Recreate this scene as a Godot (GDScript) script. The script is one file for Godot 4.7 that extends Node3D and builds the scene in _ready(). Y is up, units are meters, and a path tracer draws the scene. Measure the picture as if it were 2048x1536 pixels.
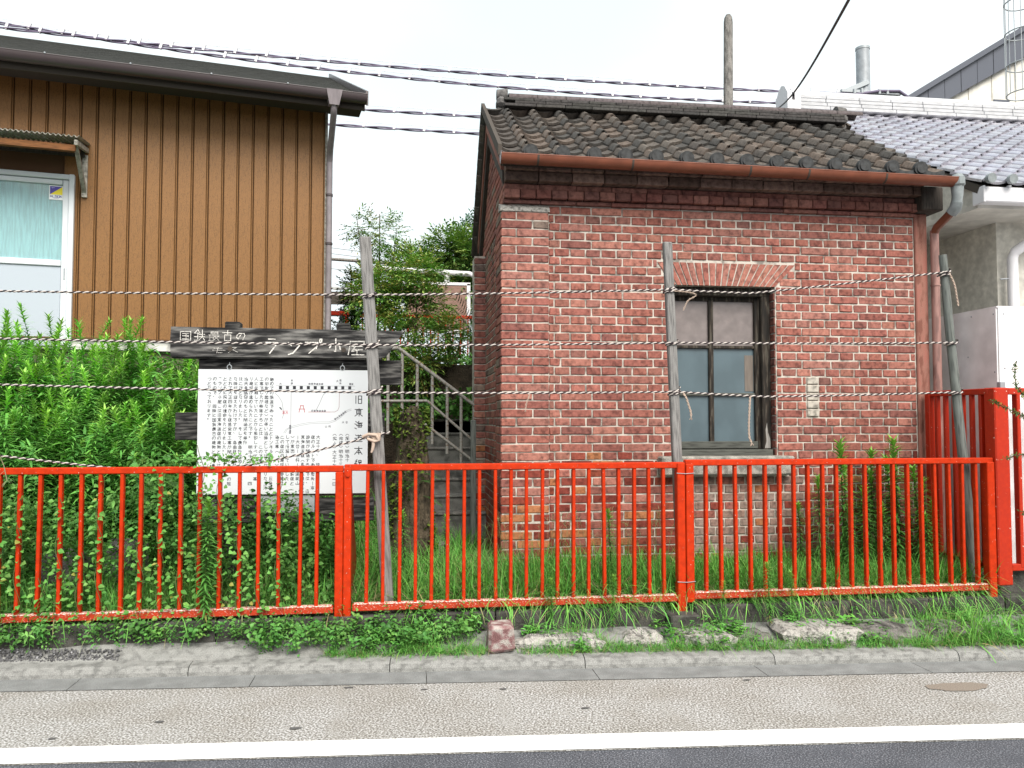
extends Node3D
# A red-fenced yard with an old brick lamp hut, a timber sign board and a brown-sided house.

var rng := RandomNumberGenerator.new()
var nums := {}
var M := {}
var TX := {}
const FZ := -5.4      # fence plane
const HZ := -6.2      # face of the brick hut
const RA := 0.0674    # the road runs a little oblique to the fence

# ---------------------------------------------------------------- mesh builder
class MB:
	var v := PackedVector3Array()
	var n := PackedVector3Array()
	var u := PackedVector2Array()
	var c := PackedColorArray()
	var idx := PackedInt32Array()
	var col := Color(1, 1, 1)
	func vert(p: Vector3, nn: Vector3, uv := Vector2.ZERO) -> int:
		v.append(p); n.append(nn); u.append(uv); c.append(col)
		return v.size() - 1
	func tri(a: Vector3, b: Vector3, d: Vector3) -> void:
		var nn := (d - a).cross(b - a).normalized()
		var i := v.size()
		for p in [a, b, d]:
			vert(p, nn)
		idx.append_array(PackedInt32Array([i, i + 1, i + 2]))
	func quad(a: Vector3, b: Vector3, d: Vector3, e: Vector3, uv := false) -> void:
		var nn := (d - a).cross(b - a).normalized()
		var i := v.size()
		vert(a, nn, Vector2(0, 0)); vert(b, nn, Vector2(1, 0)); vert(d, nn, Vector2(1, 1)); vert(e, nn, Vector2(0, 1))
		idx.append_array(PackedInt32Array([i, i + 1, i + 2, i, i + 2, i + 3]))
	func quad_out(a: Vector3, b: Vector3, d: Vector3, e: Vector3, ctr: Vector3) -> void:
		var nn := (d - a).cross(b - a)
		if nn.dot((a + b + d + e) * 0.25 - ctr) < 0:
			quad(e, d, b, a)
		else:
			quad(a, b, d, e)
	func tri_out(a: Vector3, b: Vector3, d: Vector3, ctr: Vector3) -> void:
		if (d - a).cross(b - a).dot((a + b + d) / 3.0 - ctr) < 0:
			tri(a, d, b)
		else:
			tri(a, b, d)
	func hexa(p: Array) -> void:
		# p: 8 corners, index bits x1 y2 z4
		var ctr := Vector3.ZERO
		for q in p: ctr += q / 8.0
		for f in [[0, 1, 3, 2], [4, 5, 7, 6], [0, 1, 5, 4], [2, 3, 7, 6], [0, 2, 6, 4], [1, 3, 7, 5]]:
			quad_out(p[f[0]], p[f[1]], p[f[2]], p[f[3]], ctr)
	func box(ctr: Vector3, s: Vector3, B := Basis(), bev := 0.0, jit := 0.0, r: RandomNumberGenerator = null) -> void:
		var h := s * 0.5
		if bev <= 0.0:
			var p := []
			for k in 8:
				p.append(ctr + B * Vector3(h.x if k & 1 else -h.x, h.y if k & 2 else -h.y, h.z if k & 4 else -h.z))
			hexa(p)
			return
		var q := []
		for k in 8:
			var sg := Vector3(1 if k & 1 else -1, 1 if k & 2 else -1, 1 if k & 4 else -1)
			var j := Vector3.ZERO
			if jit > 0.0 and r: j = Vector3(r.randf_range(-jit, jit), r.randf_range(-jit, jit), r.randf_range(-jit, jit))
			var row := []
			for a in 3:
				var w := sg * (h - Vector3(bev, bev, bev))
				w[a] = sg[a] * h[a]
				row.append(ctr + B * (w + j))
			q.append(row)
		var fs := [[0, 2, 6, 4], [1, 3, 7, 5], [0, 1, 5, 4], [2, 3, 7, 6], [0, 1, 3, 2], [4, 5, 7, 6]]
		for i in 6:
			var f: Array = fs[i]
			var a := i / 2
			quad_out(q[f[0]][a], q[f[1]][a], q[f[2]][a], q[f[3]][a], ctr)
		for a in 3:
			var b := (a + 1) % 3
			var d := (a + 2) % 3
			for k in 8:
				if k & (1 << a): continue
				var k2 := k | (1 << a)
				quad_out(q[k][b], q[k2][b], q[k2][d], q[k][d], ctr)
		for k in 8:
			tri_out(q[k][0], q[k][1], q[k][2], ctr)
	func tube(pts: Array, rad, sides := 8, cap := true) -> void:
		# rad: one radius or one per point; smooth sides
		var m := pts.size()
		var up := Vector3.UP
		var t0: Vector3 = (pts[1] - pts[0]).normalized()
		if absf(t0.dot(up)) > 0.9: up = Vector3.RIGHT
		var s := t0.cross(up).normalized()
		var rings := []
		for i in m:
			var t: Vector3 = (pts[mini(i + 1, m - 1)] - pts[maxi(i - 1, 0)]).normalized()
			s = (s - t * s.dot(t)).normalized()
			var w := t.cross(s)
			var r: float = rad[i] if rad is Array else rad
			var row := PackedInt32Array()
			for k in sides:
				var a := TAU * k / sides
				var nn := s * cos(a) + w * sin(a)
				row.append(vert(pts[i] + nn * r, nn, Vector2(float(k) / sides, i)))
			rings.append(row)
		for i in m - 1:
			for k in sides:
				var k2 := (k + 1) % sides
				idx.append_array(PackedInt32Array([rings[i][k], rings[i + 1][k2], rings[i][k2], rings[i][k], rings[i + 1][k], rings[i + 1][k2]]))
		if cap:
			for e in [0, m - 1]:
				var t: Vector3 = (pts[1] - pts[0]).normalized() if e == 0 else (pts[m - 2] - pts[m - 1]).normalized()
				var i0 := v.size()
				for k in sides: vert(v[rings[e][k]], -t)
				for k in range(1, sides - 1):
					idx.append_array(PackedInt32Array([i0, i0 + k, i0 + k + 1] if e == 1 - 1 else [i0, i0 + k + 1, i0 + k]))
	func prism(poly: PackedVector2Array, X: Transform3D, depth: float) -> void:
		# polygon in local xy, extruded along +z by depth
		var t := Geometry2D.triangulate_polygon(poly)
		var ctr2 := Vector2.ZERO
		for p in poly: ctr2 += p / poly.size()
		for zz in [0.0, depth]:
			for i in range(0, t.size(), 3):
				var a := X * Vector3(poly[t[i]].x, poly[t[i]].y, zz)
				var b := X * Vector3(poly[t[i + 1]].x, poly[t[i + 1]].y, zz)
				var d := X * Vector3(poly[t[i + 2]].x, poly[t[i + 2]].y, zz)
				var out := X.basis.z * (1.0 if zz > 0 else -1.0)
				if (d - a).cross(b - a).dot(out) < 0: tri(a, d, b)
				else: tri(a, b, d)
		for i in poly.size():
			var p := poly[i]
			var q := poly[(i + 1) % poly.size()]
			var a := X * Vector3(p.x, p.y, 0)
			var b := X * Vector3(q.x, q.y, 0)
			var dz := X.basis.z * depth
			if Geometry2D.is_polygon_clockwise(poly): quad(a, b, b + dz, a + dz)
			else: quad(a, a + dz, b + dz, b)
	func sheet(prof: PackedVector2Array, X: Transform3D, l0: float, l1: float, th: float) -> void:
		# open profile in local xy swept along z from l0 to l1, thickness th below, smooth on top
		var m := prof.size()
		for side in 2:
			var i0 := v.size()
			for k in m:
				var t := (prof[mini(k + 1, m - 1)] - prof[maxi(k - 1, 0)]).normalized()
				var nn := Vector3(-t.y, t.x, 0) * (1 if side == 0 else -1)
				var p := Vector3(prof[k].x, prof[k].y, 0) - (Vector3(-t.y, t.x, 0) * th if side == 1 else Vector3.ZERO)
				vert(X * (p + Vector3(0, 0, l0)), (X.basis * nn).normalized())
				vert(X * (p + Vector3(0, 0, l1)), (X.basis * nn).normalized())
			for k in m - 1:
				var a := i0 + k * 2
				if side == 0: idx.append_array(PackedInt32Array([a, a + 2, a + 3, a, a + 3, a + 1]))
				else: idx.append_array(PackedInt32Array([a, a + 3, a + 2, a, a + 1, a + 3]))
		for e in [l0, l1]:
			for k in m - 1:
				var a := Vector3(prof[k].x, prof[k].y, e)
				var b := Vector3(prof[k + 1].x, prof[k + 1].y, e)
				var t := (prof[k + 1] - prof[k]).normalized()
				var dn := Vector3(t.y, -t.x, 0) * th
				if e == l1: quad(X * a, X * b, X * (b + dn), X * (a + dn))
				else: quad(X * b, X * a, X * (a + dn), X * (b + dn))
		for k in [0, m - 1]:
			var a := Vector3(prof[k].x, prof[k].y, l0)
			var b := Vector3(prof[k].x, prof[k].y, l1)
			quad(X * a, X * b, X * (b - Vector3(0, th, 0)), X * (a - Vector3(0, th, 0)))
	func blade(p: Vector3, d: Vector3, side: Vector3, l: float, w: float, droop: float, segs := 3) -> void:
		var a := p - side * w * 0.35
		var b := p + side * w * 0.35
		var q := p
		var dd := d
		for i in segs:
			dd = (dd + Vector3(0, -droop, 0)).normalized()
			q += dd * l / segs
			var f := 1.0 - pow(float(i + 1) / segs, 1.6)
			if i == segs - 1:
				tri(a, q, b)
			else:
				var a2 := q - side * w * 0.5 * maxf(f, 0.25)
				var b2 := q + side * w * 0.5 * maxf(f, 0.25)
				quad(a, a2, b2, b)
				a = a2; b = b2
	func leaf(p: Vector3, d: Vector3, nn: Vector3, l: float, w: float, fold := 0.25) -> void:
		# a folded pointed oval: d along, nn up
		var s := d.cross(nn).normalized()
		var up := s.cross(d).normalized()
		var tip := p + d * l - up * l * 0.12
		var m1 := p + d * l * 0.38
		var m2 := p + d * l * 0.7 - up * l * 0.03
		var l1 := m1 - s * w * 0.5 + up * w * fold
		var r1 := m1 + s * w * 0.5 + up * w * fold
		var l2 := m2 - s * w * 0.36 + up * w * fold * 0.6
		var r2 := m2 + s * w * 0.36 + up * w * fold * 0.6
		tri(p, l1, m1); quad(l1, l2, m2, m1); tri(l2, tip, m2)
		tri(p, m1, r1); quad(m1, m2, r2, r1); tri(m2, tip, r2)
	func leaf2(p: Vector3, d: Vector3, nn: Vector3, l: float, w: float) -> void:
		var s := d.cross(nn).normalized()
		var m := p + d * l * 0.45
		var up := s.cross(d).normalized() * w * 0.2
		tri(p, m - s * w * 0.5 + up, p + d * l)
		tri(p, p + d * l, m + s * w * 0.5 + up)
	func rock(ctr: Vector3, s: Vector3, r: RandomNumberGenerator, rough := 0.18, turn := 0.0) -> void:
		var nz := FastNoiseLite.new()
		nz.seed = r.randi(); nz.frequency = 0.9; nz.fractal_octaves = 3
		var la := 8
		var lo := 12
		var g := []
		for i in la + 1:
			var row := []
			for k in lo:
				var th := PI * i / la
				var ph := TAU * k / lo
				var d := Vector3(sin(th) * cos(ph), cos(th), sin(th) * sin(ph))
				var e := Vector3(signf(d.x) * pow(absf(d.x), 0.55), signf(d.y) * pow(absf(d.y), 0.55), signf(d.z) * pow(absf(d.z), 0.55))
				e *= 1.0 + rough * 2.2 * nz.get_noise_3dv(d * 1.3)
				row.append(ctr + Basis(Vector3.UP, turn) * (e * s * 0.5))
			g.append(row)
		for i in la:
			for k in lo:
				var k2 := (k + 1) % lo
				quad_out(g[i][k], g[i][k2], g[i + 1][k2], g[i + 1][k], ctr)
	func mesh() -> ArrayMesh:
		var a := []
		a.resize(Mesh.ARRAY_MAX)
		a[Mesh.ARRAY_VERTEX] = v
		a[Mesh.ARRAY_NORMAL] = n
		a[Mesh.ARRAY_TEX_UV] = u
		a[Mesh.ARRAY_COLOR] = c
		a[Mesh.ARRAY_INDEX] = idx
		var m := ArrayMesh.new()
		m.add_surface_from_arrays(Mesh.PRIMITIVE_TRIANGLES, a)
		return m

# ---------------------------------------------------------------- object helpers
func numbered(called: String) -> String:
	nums[called] = nums.get(called, -1) + 1
	return called if nums[called] == 0 else "%s_%03d" % [called, nums[called]]

func tag(o: Node3D, label: String, category := "", group := "", kind := "") -> Node3D:
	if label: o.set_meta("label", label)
	if category: o.set_meta("category", category)
	if group: o.set_meta("group", group)
	if kind: o.set_meta("kind", kind)
	return o

func thing(called: String, label: String, category: String, at := Vector3.ZERO, turn := 0.0, group := "") -> Node3D:
	var o := Node3D.new()
	o.name = numbered(called)
	add_child(o)
	o.position = at
	o.rotation.y = turn
	tag(o, label, category, group)
	return o

func put(called: String, m: Mesh, material: Material, parent: Node3D = null, X := Transform3D()) -> MeshInstance3D:
	var o := MeshInstance3D.new()
	o.mesh = m
	o.material_override = material
	o.transform = X
	if parent == null:
		o.name = numbered(called)
		add_child(o)
	else:
		o.name = called
		parent.add_child(o, true)
	return o

func many(called: String, m: Mesh, material: Material, xs: Array, cols: Array, parent: Node3D = null) -> MultiMeshInstance3D:
	var mm := MultiMesh.new()
	mm.transform_format = MultiMesh.TRANSFORM_3D
	mm.use_colors = true
	mm.mesh = m
	mm.instance_count = xs.size()
	for i in xs.size():
		mm.set_instance_transform(i, xs[i])
		mm.set_instance_color(i, cols[i])
	var o := MultiMeshInstance3D.new()
	o.multimesh = mm
	o.material_override = material
	if parent == null:
		o.name = numbered(called)
		add_child(o)
	else:
		o.name = called
		parent.add_child(o, true)
	o.set_meta("kind", "stuff")
	return o

func bx(ctr: Vector3, s: Vector3, bev := 0.0, B := Basis()) -> ArrayMesh:
	var b := MB.new()
	b.box(ctr, s, B, bev)
	return b.mesh()

func rod(a: Vector3, b: Vector3, r: float, sides := 8) -> ArrayMesh:
	var m := MB.new()
	m.tube([a, b], r, sides)
	return m.mesh()

func rf(a: float, b: float) -> float:
	return rng.randf_range(a, b)

# ---------------------------------------------------------------- materials
func noise_tex(key: String, freq: float, oct: int, stops: Array, cols: Array, warp := 0.0, size := 512, type := FastNoiseLite.TYPE_SIMPLEX_SMOOTH) -> NoiseTexture2D:
	if TX.has(key): return TX[key]
	var f := FastNoiseLite.new()
	f.noise_type = type
	f.frequency = freq
	f.fractal_octaves = oct
	f.seed = hash(key) % 10000
	if warp > 0.0:
		f.domain_warp_enabled = true
		f.domain_warp_amplitude = warp
		f.domain_warp_frequency = freq
	var t := NoiseTexture2D.new()
	t.width = size; t.height = size
	t.seamless = true
	t.seamless_blend_skirt = 0.2
	t.noise = f
	var g := Gradient.new()
	var pc := PackedColorArray()
	for q in cols:
		pc.append((Color(q, q, q) if not q is Color else q).linear_to_srgb())
	g.offsets = PackedFloat32Array(stops)
	g.colors = pc
	t.color_ramp = g
	TX[key] = t
	return t

# o: tex (NoiseTexture2D), s (Vector3 scale of it), det (second texture multiplied in), ds, bump (texture), bs, bcm (centimetres), vc, local, spec, metal, back
func mat(called: String, r: float, g: float, b: float, rough := 0.85, o := {}) -> StandardMaterial3D:
	var m := StandardMaterial3D.new()
	m.resource_name = called
	m.albedo_color = Color(r, g, b).linear_to_srgb()
	m.roughness = rough
	m.metallic_specular = o.get("spec", 0.4)
	m.metallic = o.get("metal", 0.0)
	m.vertex_color_use_as_albedo = o.get("vc", false)
	if o.has("tex"):
		m.albedo_texture = o.tex
		m.uv1_triplanar = true
		m.uv1_world_triplanar = not o.get("local", false)
		m.uv1_triplanar_sharpness = 6.0
		m.uv1_scale = o.get("s", Vector3.ONE)
		m.uv1_offset = o.get("off", Vector3.ZERO)
	if o.has("det"):
		m.detail_enabled = true
		m.detail_albedo = o.det
		m.detail_blend_mode = BaseMaterial3D.BLEND_MODE_MUL
		m.detail_uv_layer = BaseMaterial3D.DETAIL_UV_2
		m.uv2_triplanar = true
		m.uv2_world_triplanar = not o.get("local", false)
		m.uv2_triplanar_sharpness = 6.0
		m.uv2_scale = o.get("ds", Vector3.ONE)
	if o.has("bump"):
		m.heightmap_enabled = true
		m.heightmap_texture = o.bump
		m.heightmap_scale = o.get("bcm", 0.3)
	if o.has("back"):
		m.backlight_enabled = true
		m.backlight = o.back
	M[called] = m
	return m

func materials() -> void:
	var mot := noise_tex("mottle", 0.012, 5, [0.2, 0.5, 0.8], [0.45, 0.8, 1.0])
	var soft := noise_tex("soft", 0.01, 4, [0.2, 0.8], [0.75, 1.0])
	var grit := noise_tex("grit", 0.09, 3, [0.25, 0.5, 0.75], [0.55, 0.85, 1.0])
	var fine := noise_tex("fine", 0.2, 2, [0.3, 0.7], [0.65, 1.0])
	var hf := noise_tex("height", 0.06, 4, [0.0, 1.0], [0.0, 1.0])
	var brickt := noise_tex("brickskin", 0.012, 4, [0.15, 0.35, 0.6, 0.8], [Color(0.5, 0.5, 0.52), Color(0.78, 0.77, 0.77), Color(0.97, 0.96, 0.96), Color(1, 1, 1)])
	mat("brick", 1, 1, 1, 0.9, {"tex": brickt, "s": Vector3(2.6, 2.6, 2.6), "det": soft, "ds": Vector3(7, 7, 7), "bump": hf, "bcm": 0.12, "vc": true, "spec": 0.25})
	mat("mortar", 0.60, 0.56, 0.50, 0.95, {"tex": noise_tex("mortarskin", 0.012, 5, [0.22, 0.42, 0.6], [0.4, 0.75, 1.0]), "s": Vector3(1.4, 1.4, 1.4), "det": fine, "ds": Vector3(5, 5, 5), "spec": 0.2})
	mat("render_pink", 0.34, 0.17, 0.14, 0.92, {"tex": noise_tex("renderskin", 0.01, 5, [0.25, 0.45, 0.7], [Color(0.62, 0.5, 0.45), Color(0.95, 0.9, 0.85), Color(1, 0.82, 0.78)]), "s": Vector3(2.0, 0.8, 2.0), "det": fine, "ds": Vector3(6, 6, 6)})
	mat("soot", 0.22, 0.185, 0.155, 0.95, {"tex": mot, "s": Vector3(1.6, 2.4, 1.6), "det": grit, "ds": Vector3(4, 4, 4), "vc": true})
	mat("tile_old", 1, 1, 1, 0.8, {"tex": noise_tex("tileskin", 0.02, 5, [0.2, 0.45, 0.7], [Color(0.55, 0.55, 0.55), Color(0.85, 0.83, 0.8), Color(1, 1, 1)]), "s": Vector3(2.2, 2.2, 2.2), "det": grit, "ds": Vector3(5, 5, 5), "vc": true, "spec": 0.35})
	mat("tile_glazed", 0.56, 0.55, 0.6, 0.2, {"tex": soft, "s": Vector3(1.5, 1.5, 1.5), "vc": true, "spec": 0.9, "metal": 0.5})
	mat("ridge_grey", 0.5, 0.51, 0.53, 0.5, {"tex": soft, "s": Vector3(1.2, 3, 1.2)})
	mat("copper_brown", 0.19, 0.062, 0.035, 0.45, {"tex": soft, "s": Vector3(1, 1, 1)})
	mat("pipe_brown", 0.30, 0.17, 0.15, 0.6, {"tex": noise_tex("pipeskin", 0.01, 4, [0.3, 0.6], [0.62, 1.0]), "s": Vector3(3, 0.8, 3)})
	mat("pipe_grey", 0.25, 0.28, 0.29, 0.5, {"tex": soft, "s": Vector3(3, 3, 3)})
	mat("pipe_mauve", 0.23, 0.205, 0.22, 0.5, {"tex": soft, "s": Vector3(3, 1, 3)})
	var chip := noise_tex("chips", 0.035, 4, [0.0, 0.88, 0.9, 1.0], [Color(0.50, 0.034, 0.003), Color(0.45, 0.029, 0.003), Color(0.75, 0.68, 0.62), Color(0.75, 0.7, 0.65)])
	mat("red_paint", 0.95, 0.88, 0.88, 0.5, {"tex": chip, "s": Vector3(3, 3, 3), "det": noise_tex("reddirt", 0.02, 4, [0.25, 0.6], [0.82, 1.0]), "ds": Vector3(1.3, 1.3, 1.3), "spec": 0.28})
	mat("red_flaked", 0.9, 0.9, 0.9, 0.6, {"tex": noise_tex("flaked", 0.03, 5, [0.0, 0.78, 0.8, 1.0], [Color(0.48, 0.042, 0.008), Color(0.40, 0.03, 0.006), Color(0.74, 0.68, 0.6), Color(0.78, 0.74, 0.68)], 12.0), "s": Vector3(4.5, 6, 6)})
	mat("red_side", 0.9, 0.9, 0.9, 0.45, {"tex": noise_tex("sidepaint", 0.02, 4, [0.0, 0.6, 0.86, 0.88], [Color(0.48, 0.027, 0.003), Color(0.41, 0.02, 0.003), Color(0.41, 0.022, 0.004), Color(0.75, 0.62, 0.55)]), "s": Vector3(2, 2, 2)})
	var wood := noise_tex("woodgrain", 0.012, 5, [0.2, 0.4, 0.55, 0.8], [0.5, 0.74, 0.88, 1.0], 8.0)
	mat("post_wood", 0.27, 0.265, 0.26, 0.88, {"tex": wood, "s": Vector3(9, 0.8, 9), "det": fine, "ds": Vector3(8, 1.5, 8), "local": true, "bump": wood, "bcm": 0.2})
	mat("post_round", 0.15, 0.165, 0.155, 0.88, {"tex": wood, "s": Vector3(6, 0.7, 6), "local": true, "bump": wood, "bcm": 0.2})
	var black := noise_tex("charred", 0.01, 5, [0.25, 0.42, 0.58, 0.8], [Color(0.014, 0.014, 0.015), Color(0.04, 0.04, 0.04), Color(0.11, 0.108, 0.105), Color(0.23, 0.225, 0.215)], 14.0)
	mat("sign_wood", 1, 1, 1, 0.9, {"tex": black, "s": Vector3(0.6, 4, 4), "det": fine, "ds": Vector3(2, 8, 8), "local": true, "bump": wood, "bcm": 0.25})
	mat("sign_back", 0.42, 0.42, 0.42, 0.9, {"tex": black, "s": Vector3(0.9, 7, 7), "off": Vector3(0.3, 0.7, 0.1), "local": true})
	mat("letter_paint", 0.72, 0.7, 0.66, 0.8, {"tex": noise_tex("letterwear", 0.03, 4, [0.2, 0.5], [0.35, 1.0]), "s": Vector3(5, 5, 5)})
	mat("siding", 0.235, 0.113, 0.035, 0.5, {"tex": noise_tex("siding", 0.016, 4, [0.2, 0.42, 0.5, 0.58, 0.85], [0.72, 0.92, 1.0, 0.86, 1.0], 30.0), "s": Vector3(8, 1.1, 8), "det": noise_tex("sidingfine", 0.05, 4, [0.25, 0.33, 0.6], [0.5, 0.92, 1.0], 20.0), "ds": Vector3(7, 1.6, 7), "spec": 0.4})
	mat("siding_groove", 0.10, 0.052, 0.024, 0.8)
	mat("shingle", 0.05, 0.052, 0.047, 0.9, {"tex": mot, "s": Vector3(1.0, 9, 9), "det": grit, "ds": Vector3(2, 2, 2)})
	mat("gutter_dark", 0.055, 0.042, 0.045, 0.35, {"spec": 0.5})
	mat("soffit_dark", 0.06, 0.05, 0.042, 0.9)
	mat("white_alu", 0.60, 0.64, 0.68, 0.4)
	mat("door_panel", 0.38, 0.43, 0.49, 0.45)
	mat("curtain", 0.21, 0.42, 0.44, 0.8, {"tex": noise_tex("drape", 0.02, 3, [0.3, 0.7], [0.72, 1.0]), "s": Vector3(4, 0.3, 4)})
	mat("band_white", 0.62, 0.62, 0.60, 0.7, {"tex": mot, "s": Vector3(1, 1, 1)})
	mat("concrete_brown", 0.17, 0.145, 0.115, 0.95, {"tex": mot, "s": Vector3(1.3, 1.3, 1.3), "det": grit, "ds": Vector3(2.5, 2.5, 2.5)})
	mat("concrete_dark", 0.09, 0.088, 0.078, 0.95, {"tex": mot, "s": Vector3(1.6, 1.6, 1.6), "det": grit, "ds": Vector3(3, 3, 3), "bump": hf, "bcm": 0.4})
	mat("concrete_kerb", 0.285, 0.287, 0.277, 0.95, {"tex": noise_tex("kerbskin", 0.02, 5, [0.2, 0.4, 0.6], [0.6, 0.85, 1.0]), "s": Vector3(1.1, 1.1, 1.1), "det": grit, "ds": Vector3(3.2, 3.2, 3.2), "bump": hf, "bcm": 0.3})
	mat("concrete_strip", 0.26, 0.27, 0.27, 0.9, {"tex": soft, "s": Vector3(1.2, 1.2, 1.2), "det": grit, "ds": Vector3(3, 3, 3)})
	mat("aggregate", 0.86, 0.89, 0.94, 0.9, {"tex": noise_tex("pebbles", 0.055, 3, [0.27, 0.38, 0.5, 0.61, 0.72], [Color(0.13, 0.118, 0.104), Color(0.25, 0.232, 0.207), Color(0.325, 0.308, 0.278), Color(0.395, 0.38, 0.348), Color(0.60, 0.59, 0.57)], 0.0, 1024), "s": Vector3(1.15, 1.15, 1.15), "det": noise_tex("pebbletone", 0.008, 4, [0.25, 0.7], [Color(0.87, 0.85, 0.82), Color(1, 1, 1)], 0.0, 512), "ds": Vector3(0.37, 0.37, 0.37), "bump": hf, "bcm": 0.15})
	mat("asphalt", 0.88, 0.9, 0.95, 0.85, {"tex": noise_tex("tarmac", 0.07, 3, [0.25, 0.48, 0.64, 0.78], [Color(0.045, 0.047, 0.053), Color(0.09, 0.094, 0.106), Color(0.125, 0.13, 0.143), Color(0.30, 0.3, 0.31)], 0.0, 1024), "s": Vector3(1.3, 1.3, 1.3), "det": soft, "ds": Vector3(0.4, 0.4, 0.4), "bump": hf, "bcm": 0.15})
	mat("line_paint", 0.82, 0.83, 0.83, 0.7, {"tex": noise_tex("linewear", 0.02, 5, [0.1, 0.3], [0.82, 1.0]), "s": Vector3(1.4, 1.4, 1.4)})
	mat("stain", 0.255, 0.22, 0.185, 0.8, {"tex": grit, "s": Vector3(3, 3, 3)})
	mat("spot", 0.09, 0.09, 0.09, 0.8)
	mat("soil", 0.075, 0.058, 0.04, 1.0, {"tex": mot, "s": Vector3(1.2, 1.2, 1.2), "det": grit, "ds": Vector3(3, 3, 3), "bump": hf, "bcm": 1.0})
	mat("gravel", 0.10, 0.10, 0.10, 0.95, {"tex": noise_tex("gravelskin", 0.10, 3, [0.3, 0.5, 0.7], [0.3, 0.8, 1.0]), "s": Vector3(2, 2, 2), "bump": hf, "bcm": 0.8})
	mat("rock_white", 0.44, 0.425, 0.395, 0.95, {"tex": noise_tex("rockskin", 0.018, 5, [0.25, 0.42, 0.6], [0.35, 0.75, 1.0]), "s": Vector3(2.2, 2.2, 2.2), "det": grit, "ds": Vector3(3, 3, 3), "bump": hf, "bcm": 0.8})
	mat("rock_grey", 0.22, 0.21, 0.195, 0.95, {"tex": mot, "s": Vector3(1.8, 1.8, 1.8), "det": grit, "ds": Vector3(3, 3, 3), "bump": hf, "bcm": 0.8})
	mat("rock_pink", 1, 1, 1, 0.9, {"tex": noise_tex("pinkstone", 0.006, 4, [0.3, 0.5, 0.62, 0.8], [Color(0.20, 0.10, 0.10), Color(0.29, 0.17, 0.17), Color(0.38, 0.31, 0.29), Color(0.46, 0.42, 0.39)], 4.0), "s": Vector3(3, 4, 3), "det": grit, "ds": Vector3(4, 4, 4), "bump": hf, "bcm": 0.5})
	mat("granite", 0.40, 0.38, 0.34, 0.9, {"tex": noise_tex("granite", 0.12, 3, [0.3, 0.45, 0.65], [0.4, 0.85, 1.0]), "s": Vector3(2.4, 2.4, 2.4), "det": mot, "ds": Vector3(1.5, 1.5, 1.5), "bump": hf, "bcm": 0.2})
	mat("frame_dark", 1.0, 0.95, 0.9, 0.85, {"tex": noise_tex("oldframe", 0.012, 5, [0.3, 0.5, 0.66, 0.72], [Color(0.012, 0.011, 0.01), Color(0.022, 0.019, 0.016), Color(0.038, 0.03, 0.024), Color(0.07, 0.065, 0.055)], 8.0), "s": Vector3(5, 0.6, 5)})
	mat("frame_pale", 0.085, 0.09, 0.08, 0.85, {"tex": wood, "s": Vector3(0.9, 8, 8)})
	mat("glass_top", 0.20, 0.172, 0.168, 0.3, {"tex": soft, "s": Vector3(1.5, 1.5, 1.5), "spec": 0.5})
	mat("glass_low", 0.085, 0.122, 0.142, 0.22, {"tex": noise_tex("dusty", 0.008, 3, [0.25, 0.7], [0.86, 1.0]), "s": Vector3(0.9, 0.6, 0.9), "spec": 0.5})
	mat("glass_blind", 0.17, 0.145, 0.125, 0.4, {"tex": soft, "s": Vector3(8, 1, 8)})
	mat("rope_white", 0.48, 0.44, 0.415, 0.9)
	mat("rope_black", 0.035, 0.026, 0.03, 0.9)
	mat("rope_end", 0.42, 0.33, 0.27, 0.95)
	mat("cable", 0.13, 0.11, 0.17, 0.6)
	mat("red_worn", 0.9, 0.9, 0.9, 0.7, {"tex": noise_tex("worn", 0.03, 5, [0.0, 0.46, 0.48, 1.0], [Color(0.6, 0.04, 0.01), Color(0.5, 0.035, 0.01), Color(0.74, 0.68, 0.6), Color(0.8, 0.76, 0.7)], 8.0), "s": Vector3(4, 6, 6)})
	mat("messenger", 0.20, 0.20, 0.21, 0.4, {"metal": 0.4})
	mat("hanger", 0.75, 0.75, 0.78, 0.5)
	mat("wire", 0.035, 0.03, 0.035, 0.6)
	mat("steel", 0.36, 0.39, 0.42, 0.45, {"tex": soft, "s": Vector3(1, 1, 1), "metal": 0.2})
	mat("galv", 0.33, 0.36, 0.38, 0.5, {"metal": 0.3})
	mat("pole_concrete", 0.36, 0.345, 0.325, 0.95, {"tex": mot, "s": Vector3(3, 1, 3), "det": grit, "ds": Vector3(2, 2, 2), "bump": hf, "bcm": 1.0})
	mat("wall_cream", 0.74, 0.72, 0.65, 0.85, {"tex": soft, "s": Vector3(0.5, 0.35, 0.5), "det": soft, "ds": Vector3(2, 2, 2)})
	mat("soffit_cream", 0.62, 0.60, 0.55, 0.8, {"tex": soft, "s": Vector3(0.8, 0.8, 0.8)})
	mat("panel_white", 0.82, 0.81, 0.83, 0.45, {"tex": soft, "s": Vector3(0.6, 0.6, 0.6)})
	mat("white_plastic", 0.64, 0.64, 0.67, 0.4)
	mat("clad_cream", 0.72, 0.71, 0.66, 0.7, {"tex": soft, "s": Vector3(0.3, 0.3, 0.3)})
	mat("verge_metal", 0.09, 0.10, 0.125, 0.4, {"metal": 0.2})
	mat("rail_grey", 0.25, 0.245, 0.23, 0.7, {"tex": noise_tex("rust", 0.02, 4, [0.25, 0.35, 0.6], [Color(0.5, 0.3, 0.2), Color(0.9, 0.85, 0.8), Color(1, 1, 1)]), "s": Vector3(3, 3, 3)})
	mat("step_stone", 0.2, 0.2, 0.185, 0.95, {"tex": mot, "s": Vector3(1.2, 1.2, 1.2), "det": grit, "ds": Vector3(3, 3, 3)})
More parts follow.
